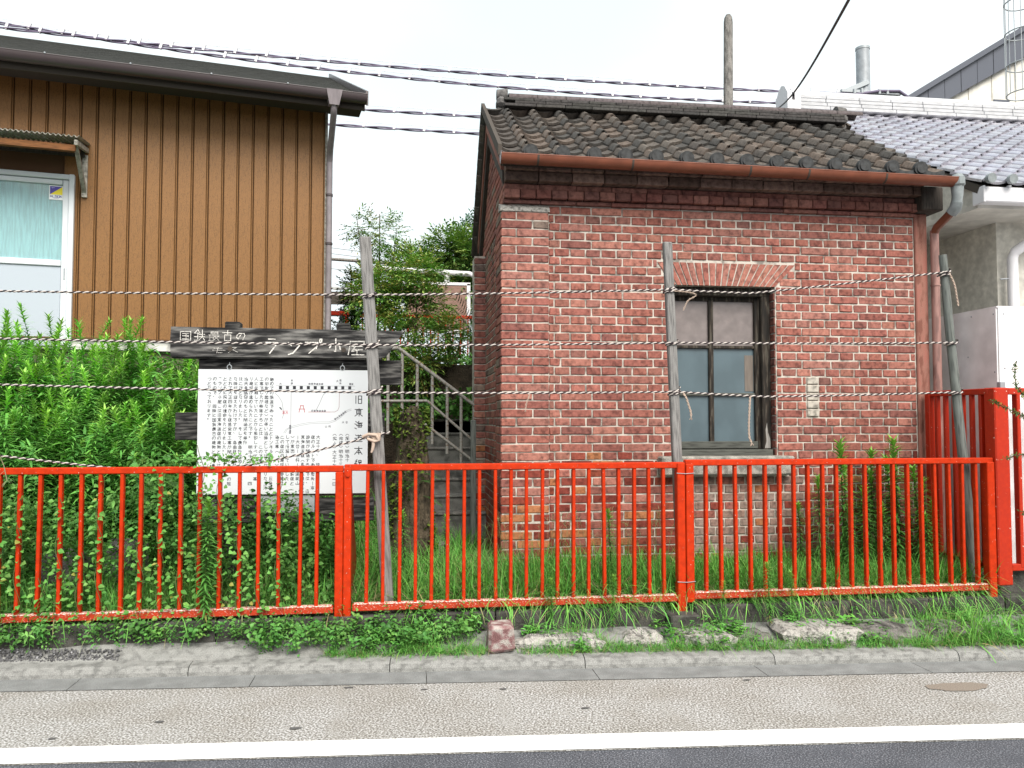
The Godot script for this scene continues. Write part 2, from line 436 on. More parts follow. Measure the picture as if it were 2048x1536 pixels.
	mat("bark", 0.16, 0.125, 0.085, 0.95, {"tex": wood, "s": Vector3(5, 0.9, 5), "det": mot, "ds": Vector3(2, 2, 2), "bump": hf, "bcm": 1.5})
	mat("moss", 0.12, 0.16, 0.03, 1.0, {"vc": true, "tex": grit, "s": Vector3(4, 4, 4)})
	mat("stem", 1, 1, 1, 0.8, {"vc": true})
	mat("twig", 0.10, 0.075, 0.05, 0.9)
	mat("leaf", 0.88, 1, 1, 0.5, {"vc": true, "back": Color(0.55, 0.62, 0.3), "spec": 0.35})
	mat("grass", 0.72, 1, 1, 0.6, {"vc": true, "back": Color(0.5, 0.55, 0.3), "spec": 0.25})
	mat("board_brown", 0.24, 0.145, 0.115, 0.5, {"tex": noise_tex("boardfade", 0.01, 4, [0.3, 0.6], [0.8, 1.0]), "s": Vector3(1, 3, 1)})
	mat("corrugated", 0.30, 0.30, 0.28, 0.7)
	mat("awning_edge", 0.40, 0.385, 0.34, 0.7, {"tex": mot, "s": Vector3(3, 3, 3)})
	mat("awning_wood", 0.19, 0.078, 0.025, 0.8, {"tex": wood, "s": Vector3(1, 7, 7)})
	mat("awning_dark", 0.055, 0.045, 0.038, 0.85, {"tex": wood, "s": Vector3(7, 1, 7)})
	mat("faded_brick", 0.30, 0.24, 0.2, 0.95, {"tex": mot, "s": Vector3(2, 2, 2)})

# ---------------------------------------------------------------- scene
func _ready() -> void:
	rng.seed = 20240611
	var cam := Camera3D.new()
	cam.name = "camera"
	cam.fov = 51.28
	cam.near = 0.05
	cam.far = 400.0
	cam.position = Vector3(0, 1.55, 0)
	cam.rotation_degrees = Vector3(2.5, -7.4, 0)
	add_child(cam)
	cam.current = true
	var we := WorldEnvironment.new()
	we.name = "environment"
	var env := Environment.new()
	var sm := ProceduralSkyMaterial.new()
	sm.sky_top_color = Color(0.525, 0.565, 0.578)
	sm.sky_horizon_color = Color(0.615, 0.635, 0.64)
	sm.sky_curve = 0.3
	sm.ground_bottom_color = Color(0.30, 0.29, 0.27)
	sm.ground_horizon_color = Color(0.55, 0.55, 0.54)
	sm.sky_cover = noise_tex("clouds", 0.006, 5, [0.3, 0.5, 0.75], [Color(0, 0, 0), Color(0.015, 0.012, 0.011), Color(0.05, 0.042, 0.04)], 0.0, 1024)
	sm.sky_cover_modulate = Color(1, 1, 1, 1)
	sm.sun_angle_max = 1.0
	var sky := Sky.new()
	sky.sky_material = sm
	env.background_mode = Environment.BG_SKY
	env.sky = sky
	env.ambient_light_source = Environment.AMBIENT_SOURCE_SKY
	env.tonemap_mode = Environment.TONE_MAPPER_LINEAR
	env.tonemap_exposure = 3.55
	env.sdfgi_enabled = true
	env.ssao_enabled = true
	env.ssil_enabled = true
	we.environment = env
	add_child(we)
	var sun := DirectionalLight3D.new()
	sun.name = "sun"
	sun.light_energy = 0.5
	sun.light_color = Color(1.0, 0.975, 0.94)
	sun.light_angular_distance = 35.0
	sun.shadow_enabled = true
	sun.rotation_degrees = Vector3(-46, 14, 0)
	add_child(sun)
	materials()
	setting()
	brick_hut()
	house()
	neighbour()
	far_things()
	fences()
	sign_board()
	ropes()
	background()
	plants()

# ---------------------------------------------------------------- the setting
func road_point(s: float, r: float, y := 0.0) -> Vector3:
	# s along the road, r across it (the kerb is at r = -5.0)
	return Vector3(s, y, r + RA * s)

func strip(r0: float, r1: float, y0: float, y1: float, x0: float, x1: float) -> ArrayMesh:
	var b := MB.new()
	b.quad(road_point(x0, r0, y0), road_point(x1, r0, y0), road_point(x1, r1, y1), road_point(x0, r1, y1))
	return b.mesh()

func yard_height(x: float, z: float) -> float:
	var h := 0.29
	var back := -z - 6.0
	if back > 0.0:
		var w := clampf((-0.15 - x) / 0.5, 0.0, 1.0)
		h += w * minf(back * 0.52, 1.5)
	if z > -5.5: h = 0.26
	return h

func setting() -> void:
	tag(put("ground", bx(Vector3(0, -0.12, -40), Vector3(260, 0.2, 260)), M.soil), "", "", "", "structure")
	tag(put("road", strip(-3.79, 9.0, 0.0, 0.0, -40, 40), M.asphalt), "", "", "", "structure")
	var path := put("walkway", strip(-4.79, -3.79, 0.002, 0.002, -40, 40), M.aggregate)
	tag(path, "", "", "", "structure")
	var gut := tag(Node3D.new(), "", "", "", "structure")
	gut.name = "gutter_strip"
	add_child(gut)
	for k in 12:
		var x0 := -6.0 + k * 1.02
		put("slab", strip(-5.03, -4.785, 0.005, 0.006, x0, x0 + 1.016), M.concrete_strip, gut)
	tag(put("road_line", strip(-3.972, -3.795, 0.007, 0.007, -40, 40), M.line_paint), "", "", "", "structure")
	# stains lying on the walkway
	for d in [[3.16, -4.535, 0.19, 0.07, "stain"], [-1.25, -4.27, 0.022, 0.015, "spot"], [-0.55, -4.14, 0.03, 0.014, "spot"], [0.95, -4.33, 0.025, 0.012, "spot"], [-0.33, -4.74, 0.028, 0.012, "spot"], [0.55, -4.66, 0.022, 0.012, "spot"], [2.0, -4.73, 0.024, 0.01, "spot"], [-1.7, -4.08, 0.018, 0.012, "spot"], [0.1, -4.68, 0.02, 0.01, "spot"]]:
		var b := MB.new()
		var ctr := road_point(d[0], d[1], 0.006)
		for k in 28:
			var w0 := 1.0 + 0.07 * sin(TAU * k * 3 / 28 + d[0] * 7) + 0.05 * sin(TAU * k * 8 / 28 + d[0])
			var w1 := 1.0 + 0.07 * sin(TAU * (k + 1) * 3 / 28 + d[0] * 7) + 0.05 * sin(TAU * (k + 1) * 8 / 28 + d[0])
			b.tri(ctr, ctr + Vector3(cos(TAU * k / 28) * d[2] * w0, 0, sin(TAU * k / 28) * d[3] * w0), ctr + Vector3(cos(TAU * (k + 1) / 28) * d[2] * w1, 0, sin(TAU * (k + 1) / 28) * d[3] * w1))
		put("stain", b.mesh(), M[d[4]], path)
	# kerb of cast stones with a rounded top
	var kerb := tag(Node3D.new(), "", "", "", "structure")
	kerb.name = "kerb"
	add_child(kerb)
	for k in 9:
		var x0 := -4.9 + k * 1.2
		var prof := PackedVector2Array()
		for q in [[-0.005, -0.1], [0.0, 0.028], [0.012, 0.052], [0.028, 0.062], [0.105, 0.07], [0.11, -0.1]]:
			prof.append(Vector2(-q[0], q[1]))
		var b := MB.new()
		b.prism(prof, Transform3D(Basis(Vector3(RA * -1.0, 0, 1).normalized(), Vector3.UP, Vector3(1, 0, RA).normalized()), road_point(x0, -5.0)), 1.197)
		put("kerb_stone", b.mesh(), M.concrete_kerb, kerb)
	# footing between kerb and wall
	var foot := MB.new()
	var nz := FastNoiseLite.new()
	nz.seed = 5; nz.frequency = 2.2
	var gx := 90
	var gz := 8
	var hs := func(i: int, k: int) -> Vector3:
		var s := -6.0 + 12.0 * i / gx
		var a := road_point(s, -5.10, 0.0)
		var zz := lerpf(a.z, -5.36, float(k) / gz)
		var up := 0.064 + 0.075 * float(k) / gz + 0.02 * nz.get_noise_2d(s, zz * 2.0) * minf(1.0, k)
		return Vector3(s, up, zz)
	for i in gx:
		for k in gz:
			foot.quad(hs.call(i, k + 1), hs.call(i + 1, k + 1), hs.call(i + 1, k), hs.call(i, k))
	tag(put("verge", foot.mesh(), M.concrete_kerb), "", "", "", "structure")
	# dark gravel heap at the left end of the verge
	var gv := MB.new()
	var xs := []
	var cs := []
	gv.box(Vector3.ZERO, Vector3(1, 0.7, 1.2), Basis(), 0.22, 0.1, rng)
	for k in 1500:
		var s := rf(-3.2, -1.75)
		var a := road_point(s, -5.12).z
		var t := rf(0, 1)
		if t > 1.15 - (s + 3.2) * 0.5 + 0.2: continue
		var p := Vector3(s, 0.075 + 0.07 * t, lerpf(a, -5.34, t))
		var sc := rf(0.004, 0.014)
		xs.append(Transform3D(Basis.from_euler(Vector3(rf(0, 6), rf(0, 6), rf(0, 6))).scaled(Vector3(sc, sc, sc)), p))
		var q := rf(0.4, 1.3) * (2.5 if rng.randf() < 0.06 else 1.0)
		cs.append(Color(0.1 * q, 0.1 * q, 0.105 * q))
	tag(many("gravel", gv.mesh(), mat("chips", 1, 1, 1, 0.95, {"vc": true}), xs, cs), "loose dark gravel and chips lying at the left end of the verge", "gravel", "", "stuff")
	# the yard and the bank that rises behind it
	var yd := MB.new()
	var nx := 80
	var nzz := 44
	var yp := func(i: int, k: int) -> Vector3:
		var x := -9.0 + 14.0 * i / nx
		var z := -5.46 - 3.7 * k / nzz
		return Vector3(x, yard_height(x, z) + 0.03 * nz.get_noise_2d(x * 0.8, z * 0.8), z)
	for i in nx:
		for k in nzz:
			yd.quad(yp.call(i, k + 1), yp.call(i + 1, k + 1), yp.call(i + 1, k), yp.call(i, k))
	tag(put("yard", yd.mesh(), M.soil), "", "", "", "structure")
	tag(put("terrace", bx(Vector3(-6, 0.8, -41), Vector3(110, 2.72, 64)), M.soil), "", "", "", "structure")

# ---------------------------------------------------------------- brick hut
const TONES := [[0.36, 0.143, 0.113], [0.318, 0.124, 0.099], [0.386, 0.169, 0.134], [0.305, 0.12, 0.097], [0.274, 0.115, 0.097], [0.405, 0.183, 0.141], [0.351, 0.163, 0.133], [0.243, 0.115, 0.1], [0.422, 0.179, 0.086], [0.25, 0.192, 0.158], [0.156, 0.113, 0.099], [0.33, 0.245, 0.21], [0.28, 0.19, 0.16], [0.224, 0.057, 0.043], [0.275, 0.075, 0.051]]
const PITCH := 0.0673
var bmesh := {}

func brick_mesh(tone: int, w: float, variant: int) -> ArrayMesh:
	var kind := 0 if w > 0.18 else (1 if w > 0.09 else 2)
	var key := [tone, kind, variant]
	if bmesh.has(key): return bmesh[key]
	var r := RandomNumberGenerator.new()
	r.seed = tone * 31 + kind * 7 + variant
	var b := MB.new()
	var t: Array = TONES[tone]
	var q := r.randf_range(0.85, 1.12)
	b.col = Color(t[0] * q, t[1] * q, t[2] * q)
	b.box(Vector3.ZERO, Vector3(1, 1, 1) * Vector3([0.24, 0.114, 0.06][kind], 0.0575, 0.06), Basis(), 0.0045, 0.0022, r)
	bmesh[key] = b.mesh()
	return bmesh[key]

func tone_at(x: float, y: float, dark := 0.0) -> int:
	var p := rng.randf() + dark
	if y < 1.09 and x > 2.1 and x < 2.98 and rng.randf() < 0.8: return 11 if rng.randf() < 0.5 else 12
	if y < 1.3 and rng.randf() < 0.75 - (y - 0.9) * 0.9: return 8 if rng.randf() < 0.1 else [13, 14, 3, 13][rng.randi() % 4]
	if p < 0.26: return 0
	if p < 0.46: return 1
	if p < 0.62: return 2
	if p < 0.72: return 6
	if p < 0.80: return 5
	if p < 0.89: return 3
	if p < 0.96: return 4
	if p < 1.08: return 7
	return 9 if rng.randf() < 0.55 else (10 if rng.randf() < 0.5 else 4)

func brick_hut() -> void:
	var hut := thing("brick_hut", "old red brick hut with dark tiled roof and one dark wooden window", "hut", Vector3(2.5, 0.28, -7.4))
	var org := -hut.position
	var y0 := 0.28
	var zb := -8.25
	var list := []     # [x, y, z, w, turn, tone, sootcol]
	var rest := MB.new()
	var wall := MB.new()
	var add := func(x0: float, x1: float, y: float, z: float, tone: int) -> void:
		if x1 - x0 < 0.025: return
		list.append([(x0 + x1) * 0.5, y, z, x1 - x0 - 0.011, tone])
	# mortar body with the window opening
	var fz := HZ - 0.007
	var cuts := [[0.78, 2.112, 0.2, 3.6], [2.985, 4.33, 0.2, 3.6], [2.112, 2.985, 0.2, 1.14], [2.112, 2.985, 2.634, 3.6]]
	for q in cuts:
		wall.box(Vector3((q[0] + q[1]) / 2, (q[2] + q[3]) / 2, fz - 0.11) + org, Vector3(q[1] - q[0], q[3] - q[2], 0.22))
	wall.box(Vector3(0.85, 1.9, (fz + zb) / 2 - 0.11) + org, Vector3(0.16, 3.4, fz - 0.22 - zb) - Vector3(0, 0, 0.003))
	wall.box(Vector3(4.24, 1.9, (fz + zb) / 2 - 0.11) + org, Vector3(0.16, 3.4, fz - 0.22 - zb) - Vector3(0, 0, 0.003))
	wall.box(Vector3(2.5, 1.9, zb + 0.1) + org, Vector3(3.3, 3.4, 0.2))
	# the corner pier
	wall.box(Vector3(0.901, 1.69, HZ - 0.132) + org, Vector3(0.362, 3.0, 0.374))
	wall.box(Vector3(0.80, 1.69, zb + 0.12) + org, Vector3(0.284, 3.0, 0.286))
	# gable triangles
	for gx in [0.77, 4.16]:
		wall.prism(PackedVector2Array([Vector2(-1.2, 0), Vector2(1.2, 0), Vector2(0, 0.84)]), Transform3D(Basis(Vector3(0, 0, -1), Vector3.UP, Vector3(1, 0, 0)), Vector3(gx, 3.58, -7.4) + org), 0.16)
	put("wall", wall.mesh(), M.mortar, hut)
	# front face in english bond
	var xl := 1.096
	var xr := 4.222
	for k in 44:
		var y := y0 + PITCH * (k + 0.5)
		var header := k % 2 == 0
		var p := 0.1262 if header else 0.2524
		var x := xr - (0.05 if header else 0.0) - p * 30
		var row := []
		while x < xr:
			row.append([maxf(x, xl), minf(x + p, xr)])
			x += p
		for q in row:
			var spans := [q]
			if y > 1.24 and y < 2.634: spans = cut(q, 2.108, 2.989)
			elif y > 2.634 and y < 2.815:
				var t := (y - 2.634) / 0.181
				spans = cut(q, lerpf(2.108, 1.982, t), lerpf(2.989, 3.168, t))
			elif y > 1.09 and y <= 1.24: spans = cut(q, 1.976, 3.08)
			for sp in spans:
				if y > 1.56 and y < 1.90 and sp[1] > 3.25 and sp[0] < 3.35:
					for s2 in cut(sp, 3.246, 3.352): add.call(s2[0], s2[1], y, HZ + rf(-0.0025, 0.0025), tone_at(x, y))
					continue
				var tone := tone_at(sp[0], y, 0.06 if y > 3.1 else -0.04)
				add.call(sp[0], sp[1], y, HZ + rf(-0.0025, 0.0025), tone)
	# corner pier, one header and one stretcher a course
	for k in 43:
		var y := y0 + PITCH * (k + 0.5)
		var z := HZ + 0.062 + rf(-0.003, 0.003) - (0.003 if y < 1.0 and rng.randf() < 0.4 else 0.0)
		var c := 0.832 if k % 2 == 0 else 0.96
		for sp in [[0.706, c], [c, 1.094]]:
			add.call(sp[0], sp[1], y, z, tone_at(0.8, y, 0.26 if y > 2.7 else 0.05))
	# the pieces that show largest become parts, the rest one mesh
	list.sort_custom(func(a, b): return a[3] + (0.0 if a[1] > 1.2 else -0.12) > b[3] + (0.0 if b[1] > 1.2 else -0.12))
	for i in list.size():
		var q: Array = list[i]
		var kind_w: float = 0.24 if q[3] > 0.18 else (0.114 if q[3] > 0.09 else 0.06)
		var X := Transform3D(Basis.from_euler(Vector3(rf(-0.02, 0.02), rf(-0.012, 0.012), rf(-0.006, 0.006))).scaled_local(Vector3(q[3] / kind_w, 1, 1)), Vector3(q[0], q[1] + rf(-0.0015, 0.0015), q[2] - 0.03) + org)
		var m := brick_mesh(q[4], q[3], rng.randi() % 3)
		if i < 296: put("brick", m, M.brick, hut, X)
		else: append(rest, m, X)
	# bricks of the side: long wall set back between two piers
	for k in 43:
		var y := y0 + PITCH * (k + 0.5)
		var z := -6.58 - (0.06 if k % 2 else 0.0)
		var p := 0.2524 if k % 2 else 0.1262
		while z > -7.98:
			var w := minf(p, z + 8.28)
			if w > 0.04: side_brick(rest, 0.768, y, z - w / 2, w - 0.011, org)
			z -= p
		for zz in [[-6.14, -6.265], [-6.265, -6.515]] if k % 2 else [[-6.14, -6.39], [-6.39, -6.515]]:
			side_brick(rest, 0.713, y, (zz[0] + zz[1]) / 2, zz[0] - zz[1] - 0.011, org)
		# face of the rear pier
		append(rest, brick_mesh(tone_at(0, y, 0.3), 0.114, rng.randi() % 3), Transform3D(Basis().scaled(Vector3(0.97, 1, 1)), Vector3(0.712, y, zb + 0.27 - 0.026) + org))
	# gable bricks that show beside the verge
	for k in 13:
		var y := 3.58 - 0.4 + PITCH * (k + 0.5)
		var half := 1.2 - maxf(0.0, (y - 3.58)) / 0.84 * 1.2
		var z := -7.4 + half
		while z > -7.4 - half:
			var w := minf(0.2524, z - (-7.4 - half))
			if w > 0.05: side_brick(rest, 0.762, y, z - w / 2, w - 0.011, org)
			z -= 0.2524
	# cornice: plain course, dentil course, plain course and two sooty courses that step out
	var cor := MB.new()
	for q in [[3.244, 0.036, 0.028, 0.29, 0], [3.282, 0.070, 0.066, 0.127, 1], [3.353, 0.047, 0.040, 0.29, 0], [3.40, 0.075, 0.125, 0.262, 2], [3.475, 0.085, 0.16, 0.262, 3]]:
		var x := 0.735
		while x < 4.2:
			var w: float = minf(q[3] + rf(-0.004, 0.004), 4.235 - x)
			var d: float = q[2]
			var t: Array = TONES[[4, 6, 7][rng.randi() % 3]]
			var m := MB.new()
			var sh := rf(0.7, 0.95)
			m.col = Color(t[0], t[1], t[2]) * sh
			if q[4] >= 2:
				var e := rf(0.5, 1.1)
				m.col = Color(0.27 * e, 0.18 * e, 0.15 * e)
			m.box(Vector3(x + w / 2, q[0] + q[1] / 2, HZ + d / 2 - 0.03 + rf(-0.002, 0.002)) + org, Vector3(w - (0.007 if q[4] != 0 else 0.004), q[1] - 0.004, d + 0.06), Basis(), 0.004, 0.0015, rng)
			if q[4] == 1: put("cornice_brick", m.mesh(), M.brick, hut)
			else: append(cor, m.mesh(), Transform3D())
			x += w
	tag(put("cornice", cor.mesh(), M.brick, hut), "sooty stepped cornice courses under the eaves", "", "", "stuff")
	# mortar slope on top of the pier
	var cap := MB.new()
	cap.hexa([Vector3(0.70, 3.175, HZ - 0.02) + org, Vector3(1.098, 3.175, HZ - 0.02) + org, Vector3(0.70, 3.247, HZ - 0.02) + org, Vector3(1.098, 3.247, HZ - 0.02) + org, Vector3(0.70, 3.175, HZ + 0.066) + org, Vector3(1.098, 3.175, HZ + 0.066) + org, Vector3(0.71, 3.205, HZ + 0.06) + org, Vector3(1.098, 3.212, HZ + 0.045) + org])
	put("pier_cap", cap.mesh(), M.rock_white, hut)
	# flat arch of tapered bricks
	var nv := 19
	for i in nv:
		var a := float(i) / nv
		var b := float(i + 1) / nv
		var g := 0.006
		var m := MB.new()
		var t: Array = TONES[[0, 2, 5, 6, 0][rng.randi() % 5]]
		var s := rf(0.92, 1.12)
		m.col = Color(t[0] * s, t[1] * s, t[2] * s)
		var p := []
		for zz in [HZ - 0.03, HZ + rf(-0.002, 0.001)]:
			for yy in [2.632, 2.815]:
				var tt: float = (yy - 2.632) / 0.183
				var x0 := lerpf(lerpf(2.100, 2.990, a), lerpf(1.985, 3.165, a), tt) + g
				var x1 := lerpf(lerpf(2.100, 2.990, b), lerpf(1.985, 3.165, b), tt) - g
				p.append(Vector3(x0, yy + 0.002, zz) + org)
				p.append(Vector3(x1, yy + 0.002, zz) + org)
		m.hexa(p)
		put("arch_brick", m.mesh(), M.brick, hut)
	# bricks of the reveal
	for k in 21:
		var y := y0 + PITCH * (k + 0.5 + 14.3)
		if y > 2.62: break
		var m := MB.new()
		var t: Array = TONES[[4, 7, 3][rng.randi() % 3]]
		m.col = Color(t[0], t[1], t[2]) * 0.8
		m.box(Vector3(2.981, y, HZ - 0.085) + org, Vector3(0.012, 0.056, 0.15), Basis(), 0.003)
		append(rest, m.mesh(), Transform3D())
	tag(put("brickwork", rest.mesh(), M.brick, hut), "headers, closers and side bricks in worn english bond", "", "", "stuff")
	# three mortared bricks to the right of the window
	for k in 5:
		put("patch_brick", bx(Vector3(3.299, 1.60 + k * 0.066, HZ - 0.02) + org, Vector3(0.1, 0.06, 0.058), 0.006), mat("patch", 0.44, 0.41, 0.36, 0.95, {"tex": TX.mortarskin, "s": Vector3(2, 2, 2)}), hut)
	# faded panel under the sill
	# rendered strip at the right corner
	var st := MB.new()
	st.box(Vector3(4.282, 1.78, HZ - 0.07) + org, Vector3(0.112, 3.0, 0.17), Basis(), 0.008)
	put("eave_block", bx(Vector3(4.31, 3.38, HZ - 0.02) + org, Vector3(0.19, 0.20, 0.32), 0.01), M.awning_dark, hut)
	put("corner_strip", st.mesh(), M.render_pink, hut)
	window_of_hut(hut, org)
	roof_of_hut(hut, org)

func cut(q: Array, a: float, b: float) -> Array:
	var o := []
	if q[0] < a: o.append([q[0], minf(q[1], a)])
	if q[1] > b: o.append([maxf(q[0], b), q[1]])
	return o

func side_brick(st: MB, x: float, y: float, z: float, w: float, org: Vector3) -> void:
	var kind_w := 0.24 if w > 0.18 else (0.114 if w > 0.09 else 0.06)
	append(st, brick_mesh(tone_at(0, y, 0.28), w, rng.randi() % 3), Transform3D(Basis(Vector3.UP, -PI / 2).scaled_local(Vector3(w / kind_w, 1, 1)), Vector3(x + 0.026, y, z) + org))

func append(to: MB, m: ArrayMesh, X: Transform3D) -> void:
	var a := m.surface_get_arrays(0)
	var i0 := to.v.size()
	var vs: PackedVector3Array = a[Mesh.ARRAY_VERTEX]
	var ns: PackedVector3Array = a[Mesh.ARRAY_NORMAL]
	for i in vs.size():
		to.v.append(X * vs[i])
		to.n.append((X.basis * ns[i]).normalized())
	to.u.append_array(a[Mesh.ARRAY_TEX_UV])
	to.c.append_array(a[Mesh.ARRAY_COLOR])
	for i in a[Mesh.ARRAY_INDEX]: to.idx.append(i + i0)

func window_of_hut(hut: Node3D, org: Vector3) -> void:
	var sill := put("sill", bx(Vector3(2.528, 1.178, HZ + 0.0) + org, Vector3(1.10, 0.15, 0.24), 0.012), M.granite, hut)
	sill.set_meta("label", "pale granite window sill")
	var win := Node3D.new()
	win.name = "window"
	hut.add_child(win)
	var zf := HZ - 0.15
	put("lintel", bx(Vector3(2.55, 2.60, zf + 0.02) + org, Vector3(0.87, 0.075, 0.10), 0.006), M.frame_dark, win)
	put("jamb", bx(Vector3(2.94, 1.93, zf + 0.025) + org, Vector3(0.075, 1.28, 0.09), 0.006), M.frame_dark, win)
	put("jamb", bx(Vector3(2.135, 1.93, zf + 0.025) + org, Vector3(0.045, 1.28, 0.09), 0.006), M.frame_dark, win)
	put("bottom_rail", bx(Vector3(2.53, 1.275, zf + 0.045) + org, Vector3(0.87, 0.05, 0.15), 0.006), M.frame_pale, win)
	put("bottom_rail", bx(Vector3(2.52, 1.335, zf) + org, Vector3(0.72, 0.06, 0.05), 0.005), M.frame_pale, win)
	put("sash_stile", bx(Vector3(2.885, 1.93, zf - 0.005) + org, Vector3(0.045, 1.26, 0.05), 0.005), M.frame_dark, win)
	put("sash_stile", bx(Vector3(2.165, 1.93, zf - 0.005) + org, Vector3(0.02, 1.26, 0.05), 0.004), M.frame_dark, win)
	put("glazing_bar", bx(Vector3(2.487, 1.93, zf - 0.003) + org, Vector3(0.04, 1.22, 0.036), 0.006), M.frame_dark, win)
	for y in [2.145, 1.752]:
		for x in [[2.175, 2.467], [2.507, 2.863]]:
			put("glazing_bar", bx(Vector3((x[0] + x[1]) / 2, y, zf - 0.004) + org, Vector3(x[1] - x[0], 0.026, 0.032), 0.005), M.frame_dark if y > 2 else M.frame_pale, win)
	put("dark_gap", bx(Vector3(2.53, 2.545, zf - 0.012) + org, Vector3(0.72, 0.036, 0.03)), M.frame_dark, win)
	for r in [[2.16, 2.53, "glass_top"], [1.766, 2.131, "glass_low"], [1.365, 1.738, "glass_low"]]:
		for x in [[2.175, 2.467], [2.507, 2.863]]:
			put("pane", bx(Vector3((x[0] + x[1]) / 2, (r[0] + r[1]) / 2, zf - 0.014) + org, Vector3(x[1] - x[0] + 0.004, r[1] - r[0] + 0.004, 0.006)), M[r[2]], win)
	put("blind_strip", bx(Vector3(2.82, 1.93, zf - 0.0095) + org, Vector3(0.075, 0.30, 0.002)), M.glass_blind, win)
	# bare wood where the paint has gone at the foot of the right jamb
	var fl := MB.new()
	var poly := PackedVector2Array([Vector2(0, 0), Vector2(0.05, 0), Vector2(0.045, 0.08), Vector2(0.028, 0.13), Vector2(0.02, 0.21), Vector2(0.008, 0.15), Vector2(0.014, 0.06)])
	fl.prism(poly, Transform3D(Basis(), Vector3(2.915, 1.31, zf + 0.0705) + org), 0.002)
	put("bare_patch", fl.mesh(), mat("bare_wood", 0.32, 0.31, 0.29, 0.9, {"tex": TX.woodgrain, "s": Vector3(8, 1, 8)}), win)

func pantile(w: float, l: float, th: float, col: Color, roll := 0.05, from := 0.0) -> ArrayMesh:
	# one curved tile: roll at the left, pan to the right; local z runs down the slope
	var b := MB.new()
	b.col = col
	var prof := PackedVector2Array()
	var n := 13
	for k in n:
		var t := lerpf(from, 1.0, float(k) / (n - 1))
		var y := 0.0
		if t < 0.3: y = roll * pow(sin(PI * t / 0.3), 0.7) * 0.95
		else: y = -roll * 0.62 * sin(PI * (t - 0.3) / 0.7)
		prof.append(Vector2((t - 0.12) * w * 1.07, y))
	b.sheet(prof, Transform3D(), -l * 0.5, l * 0.5, th)
	return b.mesh()

